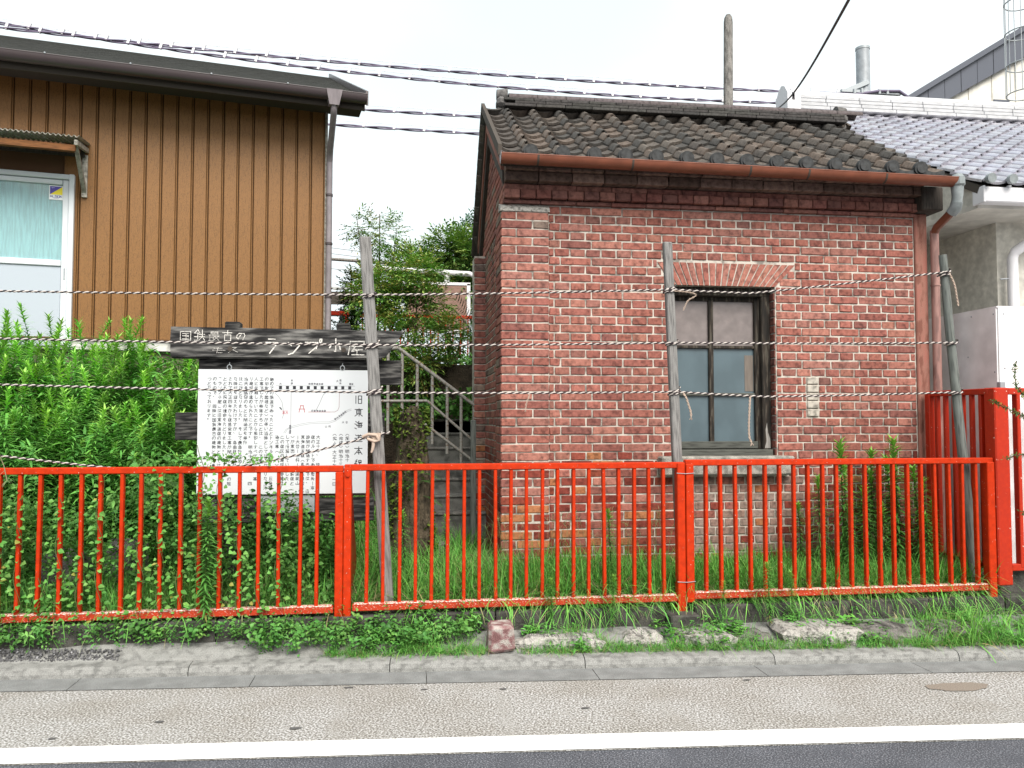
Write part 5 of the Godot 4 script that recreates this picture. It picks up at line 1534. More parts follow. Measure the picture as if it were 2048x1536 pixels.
func notice_image() -> ImageTexture:
	var im := Image.create(1340, 980, false, Image.FORMAT_RGBA8)
	im.fill(Color(0.925, 0.935, 0.945))
	var ink := Color(0.13, 0.13, 0.15)
	var body := Color(0.16, 0.16, 0.18, 0.92)
	var t := ["始めての鉄道であったこととトンネルの　　　　丘陵部", "の切取り築堤など）が伴い当時としては　かなりな土木", "工事でしたが特筆することは、　この工事", "人に依頼していたことから脱却しすべて　　　　事", "り建設が進められたことです。　明治十三年　　　四", "治天皇臨御のもとに開通式を挙行", "はこびとなりました。　そして最急行が当", "な時代を迎えたわけですが、　急曲線の連続", "されて大正四年から線路変更工事が開始され　　の短", "とともに廃線の運命をたどりました。", "「ランプ小屋」は旧東海道線の建物としては", "のもので、　同時に国鉄最古の建物として貴重", "つとなっております。"]
	for i in t.size(): column(im, t[i], 572 - i * 40.6, 60, 35.8, 27, 3.4, body)
	t = ["大正十年、　現在", "線のルートである膳所ー京", "都間が開通するまでは、　旧", "東海道本線（馬場（現膳所）", "ー大谷ー山科ー　逢坂山", "）が東西　　　の幹線と", "して活躍していました。", "この線区の建設は非常な", "難工事（　　）　　　"]
	for i in t.size(): column(im, t[i], 944 - i * 40.6, 520, 36.5, 27, 3.4, body)
	t = ["（施工）明治十一年", "（完成）明治十三年", "（廃止）大正十年　　一日"]
	for i in 3: column(im, t[i], 1178 - i * 51, 496, 34.5 if i < 2 else 36, 28, 3.4, body)
	column(im, "旧東海道本線", 1268, 204, 102, 60, 6.0, ink)
	# the little route map
	for k in 11: im.fill_rect(Rect2i(629 + int(k * 55.3), 127, 24, 27), Color(0.14, 0.14, 0.17))
	var grey := Color(0.45, 0.45, 0.47)
	route(im, [[110, 372], [1730, 372]], 2.0, grey)
	route(im, [[110, 442], [1730, 442]], 2.0, grey)
	route(im, [[424, 480], [424, 1335]], 3.0, Color(0.55, 0.5, 0.55))
	route(im, [[95, 520], [170, 590], [240, 700], [266, 850], [274, 960], [250, 1035]], 2.5, grey)
	route(im, [[200, 815], [232, 850]], 9.0, ink)
	route(im, [[935, 870], [1000, 740], [1050, 620], [1085, 545], [1120, 520]], 3.0, grey)
	var red := Color(0.72, 0.16, 0.2)
	route(im, [[612, 776], [680, 776]], 4.5, red)
	route(im, [[586, 845], [706, 845]], 4.5, red)
	route(im, [[622, 776], [588, 910]], 4.5, red)
	route(im, [[670, 776], [704, 910]], 4.5, red)
	route(im, [[780, 905], [1230, 905]], 3.5, Color(0.7, 0.25, 0.28))
	route(im, [[1230, 905], [1320, 903], [1380, 870], [1408, 800], [1410, 500]], 3.0, Color(0.6, 0.42, 0.45))
	for off in [0.0, 30.0]:
		route(im, [[280 + off, 1335], [330 + off, 1255], [450, 1195 + off], [620, 1150 + off], [800, 1118 + off], [1000, 1106 + off], [1200, 1106 + off], [1330, 1062 + off], [1450, 980 + off], [1540, 890 + off], [1600, 855 + off], [1660, 840 + off]], 2.0, grey)
	route(im, [[240, 880], [370, 880]], 2.0, Color(0.85, 0.5, 0.55))
	route(im, [[240, 945], [370, 945]], 2.0, Color(0.85, 0.5, 0.55))
	var small := Color(0.3, 0.3, 0.33)
	for q in [["京都", 415, 240, 60, 0], ["膳所", 1410, 235, 60, 0], ["大津", 1345, 250, 60, 0], ["東海道線", 390, 1170, 45, 0], ["現東海道本線", 775, 310, 0, 52], ["旧東海道本線", 835, 862, 0, 52], ["山科", 1120, 1180, 0, 75], ["大谷", 1470, 1095, 0, 75], ["至大阪", 140, 312, 0, 45], ["至東京", 1565, 310, 0, 45]]:
		for i in q[0].length():
			if glyphs.has(q[0][i]): draw_glyph(im, glyphs[q[0][i]], Vector2(((q[1] + i * q[4]) / 10.24 + 140) * 4, ((q[2] + i * q[3]) / 10.24 - 5) * 4), Vector2(16, 16), 2.4, small)
	for i in 6: draw_glyph(im, glyphs["東大海道線区"[i]], Vector2((1310 + i * 42) / 2.56 + 560, (1030 - i * 30) / 2.56 - 20), Vector2(15, 15), 2.2, small)
	for i in 2: draw_glyph(im, glyphs["京大"[i]], Vector2((255 + i * 62) / 2.56 + 560, 888 / 2.56 - 20), Vector2(18, 20), 2.4, red)
	return ImageTexture.create_from_image(im)

func sign_board() -> void:
	read_strokes()
	var s := thing("sign_board", "weathered black timber sign with arrow-ended header board and white notice panel", "sign", Vector3(-0.86, 0.25, -5.95))
	var o := -s.position
	put("post", bx(Vector3(-1.256, 1.22, -5.99) + o, Vector3(0.107, 2.06, 0.10), 0.008), M.sign_back, s)
	put("post", bx(Vector3(-0.473, 1.22, -5.99) + o, Vector3(0.10, 2.06, 0.10), 0.008), M.sign_back, s)
	var hd := MB.new()
	hd.prism(PackedVector2Array([Vector2(-1.648, 1.986), Vector2(-0.20, 1.988), Vector2(-0.165, 1.998), Vector2(-0.036, 2.175), Vector2(-0.05, 2.186), Vector2(-0.9, 2.192), Vector2(-1.648, 2.196), Vector2(-1.652, 2.1)]), Transform3D(Basis(), Vector3(0, 0, -5.88) + o), 0.045)
	var hb := put("header_board", hd.mesh(), M.sign_wood, s)
	put("ledge", bx(Vector3(-0.92, 1.983, -5.90) + o, Vector3(1.46, 0.012, 0.07), 0.003), M.sign_wood, s)
	put("plank", bx(Vector3(-0.762, 1.888, -5.92) + o, Vector3(1.426, 0.18, 0.03), 0.005), M.sign_back, s)
	put("plank", bx(Vector3(-0.90, 1.498, -5.925) + o, Vector3(1.46, 0.195, 0.03), 0.005), M.sign_back, s)
	put("plank", bx(Vector3(-0.85, 0.90, -5.92) + o, Vector3(1.22, 0.17, 0.03), 0.005), M.sign_back, s)
	put("backing_sheet", bx(Vector3(-0.875, 1.41, -5.895) + o, Vector3(1.15, 0.82, 0.012)), M.soffit_dark, s)
	put("lower_sheet", bx(Vector3(-0.86, 0.945, -5.892) + o, Vector3(0.40, 0.12, 0.01)), M.galv, s)
	# notice panel
	var pn := put("notice_panel", bx(Vector3(-0.878, 1.459, -5.876) + o, Vector3(1.18, 0.884, 0.008)), M.white_plastic, s)
	var pm := StandardMaterial3D.new()
	pm.albedo_texture = notice_image()
	pm.albedo_color = Color(0.83, 0.84, 0.85)
	pm.roughness = 0.4
	var q := MB.new()
	q.quad(Vector3(-1.466, 1.899, -5.871) + o, Vector3(-0.29, 1.899, -5.871) + o, Vector3(-0.29, 1.019, -5.871) + o, Vector3(-1.466, 1.019, -5.871) + o, true)
	put("print", q.mesh(), pm, pn)
	for x in [-1.258, -0.471]:
		var m := MB.new()
		var pts := []
		for k in 17: pts.append(Vector3(x + cos(TAU * k / 16) * 0.015, 1.916 + sin(TAU * k / 16) * 0.018, -5.872) + o)
		m.tube(pts, 0.0035, 6, false)
		m.tube([Vector3(x, 1.932, -5.872) + o, Vector3(x, 1.952, -5.885) + o], 0.003, 6)
		put("ring_hook", m.mesh(), M.galv, s)
	for x in [-1.247, -0.461]: put("peg", rod(Vector3(x, 2.045, -5.84) + o, Vector3(x, 2.045, -5.829) + o, 0.018, 10), M.soffit_dark, hb)
	# hand-painted lettering: each stroke a worn ribbon of paint
	for d in [["国", 361, 661, 20, 20, 0.0045], ["鉄", 388, 659, 20, 22, 0.0045], ["最", 416, 661, 20, 20, 0.003], ["古", 443, 660, 18, 21, 0.005], ["の", 470, 664, 17, 15, 0.005], ["モ", 424, 696, 24, 12, 0.003], ["ズ", 455, 694, 20, 12, 0.0025], ["ラ", 528, 673, 24, 34, 0.009], ["ン", 570, 681, 28, 28, 0.009], ["プ", 607, 676, 33, 30, 0.009], ["小", 653, 674, 28, 30, 0.010], ["屋", 694, 676, 32, 32, 0.007]]:
		var m := MB.new()
		var z := -5.8335
		for st in (glyphs[d[0]] as String).split(" ", false):
			for i in range(0, st.length() - 3, 2):
				var f := func(k: int) -> Vector3: return Vector3(-1.646 + (d[1] + d[3] * int(st[k]) / 9.0 - 343) * 0.00347, 2.19 - (d[2] + d[4] * int(st[k + 1]) / 9.0 - 655) * 0.00338, z)
				var a: Vector3 = f.call(i)
				var b: Vector3 = f.call(i + 2)
				if a.distance_to(b) < 0.002: continue
				var dir := (b - a).normalized()
				var sd: Vector3 = Vector3(-dir.y, dir.x, 0) * d[5] * 0.5
				var w0 := rf(0.75, 1.15)
				var w1 := rf(0.6, 1.1)
				m.quad(a + sd * w0 - dir * 0.003, b + sd * w1 + dir * 0.002, b - sd * w1 + dir * 0.003, a - sd * w0 - dir * 0.002)
				z += 0.00012
		put("painted_letter", m.mesh(), M.letter_paint, hb, Transform3D(Basis(), o))

# ---------------------------------------------------------------- behind the yard: steps, rails, station things
func background() -> void:
	var st := thing("stone_steps", "dark mossy stone steps between the mossy stump and the hut", "steps", Vector3(0.6, 0.3, -8.4))
	var o := -st.position
	for k in 8:
		var y := 0.62 + k * 0.152
		var d := 0.17 if k < 4 else 0.2
		put("step", bx(Vector3(0.62 - k * 0.012, y / 2.0 + 0.15, -7.98 - k * 0.19) + o, Vector3(1.06, y - 0.30, 0.24), 0.014), M.step_stone, st)
		put("step_nosing", bx(Vector3(0.62 - k * 0.012, y + 0.004, -7.98 - k * 0.19 + 0.02) + o, Vector3(1.07, 0.03, 0.23), 0.01), M.rock_grey if k % 2 == 0 else M.step_stone, st)
	var hr := thing("handrail", "rusty grey pipe balustrade sloping down beside the steps", "railing", Vector3(0.2, 0.6, -8.1))
	o = -hr.position
	for q in [[-0.1, 2.26, 0.72, 1.645, 0.018], [-0.32, 1.727, 0.19, 1.73, 0.014], [0.19, 1.73, 0.72, 1.27, 0.014], [0.085, 1.56, 0.72, 1.075, 0.015], [-0.3, 2.24, -0.1, 2.26, 0.02]]:
		put("rail", rod(Vector3(q[0], q[1], -8.05) + o, Vector3(q[2], q[3], -8.05) + o, q[4]), M.rail_grey, hr)
	for q in [[-0.06, 2.22, 1.45], [0.09, 2.11, 1.35], [0.24, 1.99, 1.30], [0.39, 1.88, 1.2], [0.53, 1.78, 1.05], [0.66, 1.66, 0.6], [-0.2, 2.24, 1.4]]:
		put("baluster", rod(Vector3(q[0], q[1], -8.06) + o, Vector3(q[0], q[2], -8.06) + o, 0.016), M.rail_grey, hr)
	var h2 := thing("handrail", "farther grey pipe handrail behind the balustrade of the steps", "railing", Vector3(0.6, 1.8, -9.25))
	o = -h2.position
	put("rail", rod(Vector3(0.2, 2.28, -9.25) + o, Vector3(1.0, 1.76, -9.25) + o, 0.022), M.rail_grey, h2)
	for x in [0.28, 0.5, 0.72]: put("baluster", rod(Vector3(x, 2.28 - (x - 0.2) * 0.65, -9.25) + o, Vector3(x, 1.5, -9.25) + o, 0.018), M.rail_grey, h2)
	var stake := MB.new()
	stake.box(Vector3(0, 0.62, 0), Vector3(0.05, 1.24, 0.04), Basis(), 0.005)
	tag(put("stake", stake.mesh(), M.post_round, null, Transform3D(Basis(), Vector3(0.60, 0.3, -7.4))), "grey upright wooden stake beside the hut's rear pier", "post")
	# station fence, board and canopy on the terrace
	var rf2 := thing("station_fence", "thin red bar fence on the terrace behind the steps", "fence", Vector3(0.4, 2.16, -12))
	o = -rf2.position
	put("rail", bx(Vector3(0.5, 3.08, -12) + o, Vector3(2.5, 0.05, 0.04), 0.004), M.red_side, rf2)
	put("rail", bx(Vector3(0.5, 2.27, -12) + o, Vector3(2.5, 0.05, 0.04), 0.004), M.red_side, rf2)
	for k in 22: put("bar", bx(Vector3(-0.68 + k * 0.112, 2.67, -12) + o, Vector3(0.02, 0.78, 0.03), 0.003), M.red_side, rf2)
	var fr := thing("red_frame", "small red rail frame between house corner and shrubs", "fence", Vector3(-1.1, 2.16, -11))
	o = -fr.position
	put("rail", bx(Vector3(-1.3, 2.98, -11) + o, Vector3(1.0, 0.06, 0.04), 0.004), M.red_side, fr)
	for x in [-0.83, -1.7]: put("upright", bx(Vector3(x, 2.56, -11) + o, Vector3(0.05, 0.8, 0.04), 0.004), M.red_side, fr)
	var bd := thing("station_board", "faded brown board in a white pipe frame behind the shrubs", "board", Vector3(0.6, 2.16, -13))
	o = -bd.position
	put("board", bx(Vector3(0.45, 3.36, -13) + o, Vector3(0.98, 0.72, 0.03), 0.004), M.board_brown, bd)
	put("frame", bx(Vector3(0.97, 3.36, -13) + o, Vector3(0.06, 0.80, 0.05), 0.005), M.white_plastic, bd)
	put("frame", bx(Vector3(0.45, 3.75, -13) + o, Vector3(1.1, 0.05, 0.05), 0.005), M.white_plastic, bd)
	put("frame", bx(Vector3(0.45, 2.97, -13) + o, Vector3(1.1, 0.05, 0.05), 0.005), M.white_plastic, bd)
	var pm := MB.new()
	pm.tube([Vector3(-0.6, 4.0, -13.1) + o, Vector3(1.0, 3.94, -13.1) + o, Vector3(1.08, 3.9, -13.1) + o, Vector3(1.12, 3.8, -13.1) + o, Vector3(1.12, 2.2, -13.1) + o], 0.045, 10)
	put("pipe_frame", pm.mesh(), M.white_plastic, bd)
	put("hanger", bx(Vector3(0.62, 3.85, -13.1) + o, Vector3(0.08, 0.2, 0.04), 0.005), M.white_plastic, bd)
	var cn := thing("platform_canopy", "grey corrugated platform canopy seen between house and shrubs", "canopy", Vector3(-2.2, 2.16, -18))
	o = -cn.position
	var prof := PackedVector2Array()
	for k in 160: prof.append(Vector2(k * 0.02, 0.025 * cos(k * 0.02 * TAU / 0.13)))
	var cm := MB.new()
	var cd := Vector3(0, -0.35, 2.0).normalized()
	cm.sheet(prof, Transform3D(Basis(Vector3.RIGHT, cd.cross(Vector3.RIGHT), cd), Vector3(-3.9, 4.72, -19.6) + o), 0, 1.7, 0.01)
	put("roof", cm.mesh(), M.corrugated, cn)
	put("fascia", bx(Vector3(-2.3, 4.22, -17.95) + o, Vector3(3.2, 0.28, 0.05)), M.soffit_dark, cn)
	put("fascia", bx(Vector3(-2.3, 3.92, -18.3) + o, Vector3(3.2, 0.12, 0.05)), M.steel, cn)
	for x in [-3.2, -1.5]: put("post", bx(Vector3(x, 3.1, -18.5) + o, Vector3(0.12, 1.9, 0.12)), M.steel, cn)
	tag(put("pipe_rail", rod(Vector3(-4, 4.62, -15), Vector3(0.5, 4.42, -15), 0.03, 8), M.rail_grey), "dark horizontal pipe rail above the far canopy", "railing")
	# mossy stump
	var sp := thing("tree_stump", "tall mossy broken tree stump behind the squared rope post", "stump", Vector3(0.02, 0.3, -6.95))
	var m := MB.new()
	m.tube([Vector3(0, 0, 0), Vector3(0.0, 0.3, 0), Vector3(0.02, 0.7, 0), Vector3(0.0, 1.05, 0.02), Vector3(0.015, 1.28, 0.03), Vector3(0.03, 1.36, 0.03)], [0.19, 0.155, 0.135, 0.12, 0.10, 0.03], 11)
	m.tube([Vector3(0.12, 0, 0.06), Vector3(0.11, 0.5, 0.05), Vector3(0.10, 0.9, 0.05), Vector3(0.085, 1.15, 0.04), Vector3(0.08, 1.22, 0.03)], [0.09, 0.075, 0.06, 0.045, 0.01], 8)
	m.tube([Vector3(-0.11, 0, 0.05), Vector3(-0.10, 0.45, 0.05), Vector3(-0.07, 0.9, 0.05), Vector3(-0.06, 1.1, 0.05)], [0.09, 0.07, 0.055, 0.015], 8)
	put("trunk", m.mesh(), M.bark, sp)
	m = MB.new()
	for k in 1500:
		var a := rf(-0.6, PI + 0.6)
		var y := rf(0.05, 1.35)
		if sin(a * 2.0 + y * 5.0) + rf(-0.6, 0.6) < 0.1 and y < 1.1: continue
		var r := lerpf(0.2, 0.12, y / 1.35)
		var q := rf(0.5, 1.3)
		m.col = Color(0.9 * q, 1.25 * q, 0.7 * q)
		var p := Vector3(cos(a) * r + 0.01, y, sin(a) * r * 0.9 + 0.02)
		m.leaf2(p, Vector3(cos(a) + rf(-0.8, 0.8), rf(-0.8, 0.8), sin(a) + rf(-0.5, 0.8)).normalized(), Vector3(rf(-1, 1), 1, rf(-1, 1)).normalized(), rf(0.025, 0.06), rf(0.018, 0.035))
	put("moss", m.mesh(), M.moss, sp)
	m = MB.new()
	for f in [[Vector3(0.09, 0.78, 0.1), Vector3(0.8, 0.25, 0.5)], [Vector3(0.05, 0.72, 0.12), Vector3(-0.4, 0.2, 0.8)], [Vector3(0.1, 0.6, 0.1), Vector3(1, 0.0, 0.4)], [Vector3(0.0, 0.85, 0.1), Vector3(-0.8, 0.5, 0.5)], [Vector3(0.1, 0.7, 0.1), Vector3(0.4, 0.6, 0.9)]]:
		fern(m, f[0], (f[1] as Vector3).normalized(), 0.22)
	put("fern", m.mesh(), M.leaf, sp)
	for q in [[Vector3(0.33, 0.33, -6.7), Vector3(0.16, 0.12, 0.12), "small grey stone in the grass left of the hut"], [Vector3(0.30, 0.44, -6.9), Vector3(0.09, 0.14, 0.06), "upright pale stone fragment behind the small grey stone"], [Vector3(-2.35, 0.45, -6.0), Vector3(0.32, 0.36, 0.25), "grey boulder behind the overgrown fence panel's left end"], [Vector3(-2.0, 0.5, -6.1), Vector3(0.28, 0.34, 0.22), "grey boulder behind the fence, right of the left-end boulder"]]:
		var r := MB.new()
		r.rock(Vector3.ZERO, q[1], rng, 0.16, rf(0, 1))
		tag(put("stone", r.mesh(), M.rock_grey, null, Transform3D(Basis(), q[0])), q[2], "stone", "stones in the yard")

func fern(m: MB, p: Vector3, d: Vector3, l: float) -> void:
	var q := p
	var dd := d
	for k in 12:
		var s := dd.cross(Vector3.UP).normalized()
		var w := l * 0.34 * sin(PI * (k + 1.5) / 14.0)
		m.col = Color(0.06, 0.15, 0.03) * rf(0.8, 1.2)
		for g in [-1, 1]: m.leaf2(q, (s * g + dd * 0.4).normalized(), Vector3.UP, w, l * 0.06)
		q += dd * l / 12.0
		dd = (dd - Vector3(0, 0.09, 0)).normalized()

# ---------------------------------------------------------------- plants
const GREENS := [[0.125, 0.29, 0.06], [0.10, 0.25, 0.05], [0.075, 0.195, 0.04], [0.17, 0.34, 0.08], [0.22, 0.37, 0.09]]

func green(i: int, lo := 0.8, hi := 1.2) -> Color:
	var g: Array = GREENS[i]
	var q := rf(lo, hi)
	return Color(g[0] * q * rf(0.9, 1.15), g[1] * q, g[2] * q)

func tall_weed(h: float, n: int, ll: float, seedn: int, lean := 0.06) -> Array:
	# stem and leaves of an upright weed with narrow leaves all the way up
	var r := RandomNumberGenerator.new()
	r.seed = seedn
	var st := MB.new()
	var lf := MB.new()
	var pts := []
	var a0 := r.randf() * TAU
	for k in 7:
		var t := k / 6.0
		pts.append(Vector3(cos(a0) * lean * t * t * h * 2.0, h * t, sin(a0) * lean * t * t * h * 2.0))
	st.col = Color(0.075, 0.12, 0.03)
	st.tube(pts, [0.006, 0.0055, 0.005, 0.0045, 0.004, 0.003, 0.002], 5)
	for i in n:
		var t := pow(float(i + 1) / n, 0.8)
		if t < 0.08: continue
		var k := t * 6.0
		var p: Vector3 = (pts[int(minf(k, 5))] as Vector3).lerp(pts[mini(int(minf(k, 5)) + 1, 6)], k - int(minf(k, 5)))
		var a := i * 2.399 + r.randf_range(-0.3, 0.3)
		var el := lerpf(-0.15, 0.55, t) + r.randf_range(-0.2, 0.2)
		if t > 0.86: el = lerpf(0.55, 1.05, (t - 0.86) / 0.14) + r.randf_range(-0.3, 0.2)
		var l := ll * (1.0 if t < 0.8 else lerpf(1.0, 0.62, (t - 0.8) / 0.2)) * r.randf_range(0.75, 1.15)
		if t < 0.3: l *= 0.8
		var d := Vector3(cos(a) * cos(el), sin(el), sin(a) * cos(el))
		var q := r.randf_range(0.8, 1.15)
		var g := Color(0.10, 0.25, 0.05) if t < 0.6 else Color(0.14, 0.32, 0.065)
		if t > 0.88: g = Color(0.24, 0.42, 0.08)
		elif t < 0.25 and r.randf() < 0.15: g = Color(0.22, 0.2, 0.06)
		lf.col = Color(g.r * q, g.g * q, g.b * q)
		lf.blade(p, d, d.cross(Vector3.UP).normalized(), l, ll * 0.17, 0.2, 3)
	return [st.mesh(), lf.mesh()]

func weed_thing(parts: Array, label: String, at: Vector3, turn: float, s: float, group: String) -> void:
	var t := thing("tall_weed", label, "weed", at, turn, group)
	t.scale = Vector3(s, s, s)
	put("stem", parts[0], M.stem, t)
	put("leaves", parts[1], M.leaf, t)

func tuft(n: int, h: float, w: float, seedn: int, spread: float, dry: float) -> ArrayMesh:
	var r := RandomNumberGenerator.new()
	r.seed = seedn
	var m := MB.new()
	for i in n:
		var a := r.randf() * TAU
		var el := r.randf_range(0.55, 1.45)
		var d := Vector3(cos(a) * cos(el), sin(el), sin(a) * cos(el))
		var q := r.randf_range(0.75, 1.25)
		var c := Color(0.16, 0.32, 0.065)
		if r.randf() < dry: c = Color(0.46, 0.32, 0.17)
		elif r.randf() < 0.3: c = Color(0.22, 0.37, 0.08)
		m.col = Color(c.r * q, c.g * q, c.b * q)
		m.blade(Vector3(r.randf_range(-spread, spread), 0, r.randf_range(-spread, spread)), d, Vector3(-sin(a), 0, cos(a)), h * r.randf_range(0.55, 1.2), w * r.randf_range(0.7, 1.2), r.randf_range(0.15, 0.75), 4)
	return m.mesh()

func bush(n: int, l: float, w: float, seedn: int, h: float) -> ArrayMesh:
	# narrow leaves standing off a few short stems in every direction
	var r := RandomNumberGenerator.new()
	r.seed = seedn
	var m := MB.new()
	for i in n:
		var a := i * 2.4 + r.randf_range(-0.4, 0.4)
		var el := r.randf_range(-0.3, 0.7)
		var d := Vector3(cos(a) * cos(el), sin(el), sin(a) * cos(el))
		var q := r.randf_range(0.7, 1.2)
		m.col = Color(0.12 * q, 0.30 * q, 0.06 * q)
		m.blade(Vector3(r.randf_range(-0.03, 0.03), h * (i + 1.0) / n, r.randf_range(-0.03, 0.03)), d, Vector3(-sin(a), 0, cos(a)), l * r.randf_range(0.7, 1.15), w, 0.2, 3)
	return m.mesh()

func sprig(n: int, l: float, w: float, seedn: int, h: float) -> ArrayMesh:
	var r := RandomNumberGenerator.new()
	r.seed = seedn
	var m := MB.new()
	for i in n:
		var t := (i + 1.0) / n
		var a := i * 2.4 + r.randf_range(-0.4, 0.4)
		var p := Vector3(r.randf_range(-0.02, 0.02), h * t, r.randf_range(-0.02, 0.02))
		var d := Vector3(cos(a), r.randf_range(-0.15, 0.55), sin(a)).normalized()
		var q := r.randf_range(0.75, 1.2)
		m.col = Color(q * r.randf_range(0.9, 1.2), q, q)
		m.leaf(p + d * 0.012, d, (Vector3.UP + Vector3(r.randf_range(-0.4, 0.4), 0, r.randf_range(-0.4, 0.4))).normalized(), l * r.randf_range(0.65, 1.15), w * r.randf_range(0.75, 1.15))
	return m.mesh()

func spin(p: Vector3, s: float, tilt := 0.25) -> Transform3D:
	return Transform3D(Basis.from_euler(Vector3(rf(-tilt, tilt), rf(0, TAU), rf(-tilt, tilt))).scaled(Vector3(s, s, s)), p)

func tint(lo: float, hi: float) -> Color:
	var q := rf(lo, hi)
	return Color(q * rf(0.88, 1.15), q, q * rf(0.85, 1.1))

func scatter(called: String, label: String, cat: String, meshes: Array, mname: String, n: int, where: Callable) -> void:
	# one stand of plants too many to count, from a few mesh variants
	var t := thing(called, label, cat)
	t.set_meta("kind", "stuff")
	var xs := []
	var cs := []
	for m in meshes:
		xs.append([])
		cs.append([])
	for i in n:
		var q = where.call()
		if q == null: continue
		var k := rng.randi() % meshes.size()
		xs[k].append(q[0])
		cs[k].append(q[1])
	for k in meshes.size():
		if xs[k].size(): many("foliage", meshes[k], M[mname], xs[k], cs[k], t)

func crown(m: MB, blobs: Array, n: int, l: float, w: float, cols: Array, seedn: int, leaflets := 7) -> void:
	var nz := FastNoiseLite.new()
	nz.seed = seedn
	nz.frequency = 2.6
	var r := RandomNumberGenerator.new()
	r.seed = seedn
	var total := 0.0
	for b in blobs: total += b[2]
	for i in n:
		var pick := r.randf() * total
		var b: Array = blobs[0]
		for q in blobs:
			pick -= q[2]
			if pick <= 0.0:
				b = q
				break
		var d := Vector3(r.randfn(), r.randfn(), r.randfn()).normalized()
		var rad := pow(r.randf(), 0.45)
		var p: Vector3 = b[0] + d * rad * (b[1] as Vector3)
		if nz.get_noise_3dv(p) < -0.12: continue
		var c: Array = cols[r.randi() % cols.size()]
		var dir := (d + Vector3(r.randf_range(-0.6, 0.6), r.randf_range(-0.5, 0.3), r.randf_range(-0.6, 0.6))).normalized()
		var s := dir.cross(Vector3.UP).normalized()
		for k in leaflets:
			var q := r.randf_range(0.75, 1.25)
			m.col = Color(c[0] * q, c[1] * q, c[2] * q)
			var g := -1.0 if k % 2 else 1.0
			var base := p + dir * (k * l * 0.32)
			m.leaf2(base, (dir * 0.55 + s * g * (0.9 if k < leaflets - 1 else 0.0) + Vector3(0, r.randf_range(-0.35, 0.15), 0)).normalized(), (Vector3.UP + Vector3(r.randf_range(-0.5, 0.5), 0, r.randf_range(-0.5, 0.5))).normalized(), l * r.randf_range(0.7, 1.2), w)

func shrub(label: String, cat: String, called: String, at: Vector3, stems: Array, blobs: Array, n: int, l: float, w: float, cols: Array, seedn: int) -> void:
	var t := thing(called, label, cat, at)
	var m := MB.new()
	for s in stems:
		var b: Vector3 = s[1] - at
		var a: Vector3 = s[0] - at
		m.tube([a, a.lerp(b, 0.5) + Vector3(0.03, 0, 0.02), b], [s[2], s[2] * 0.8, s[2] * 0.35], 6)
	put("trunk", m.mesh(), M.twig, t)
	m = MB.new()
	for b in blobs: b[0] -= at
	crown(m, blobs, n, l, w, cols, seedn)
	put("crown", m.mesh(), M.leaf, t)

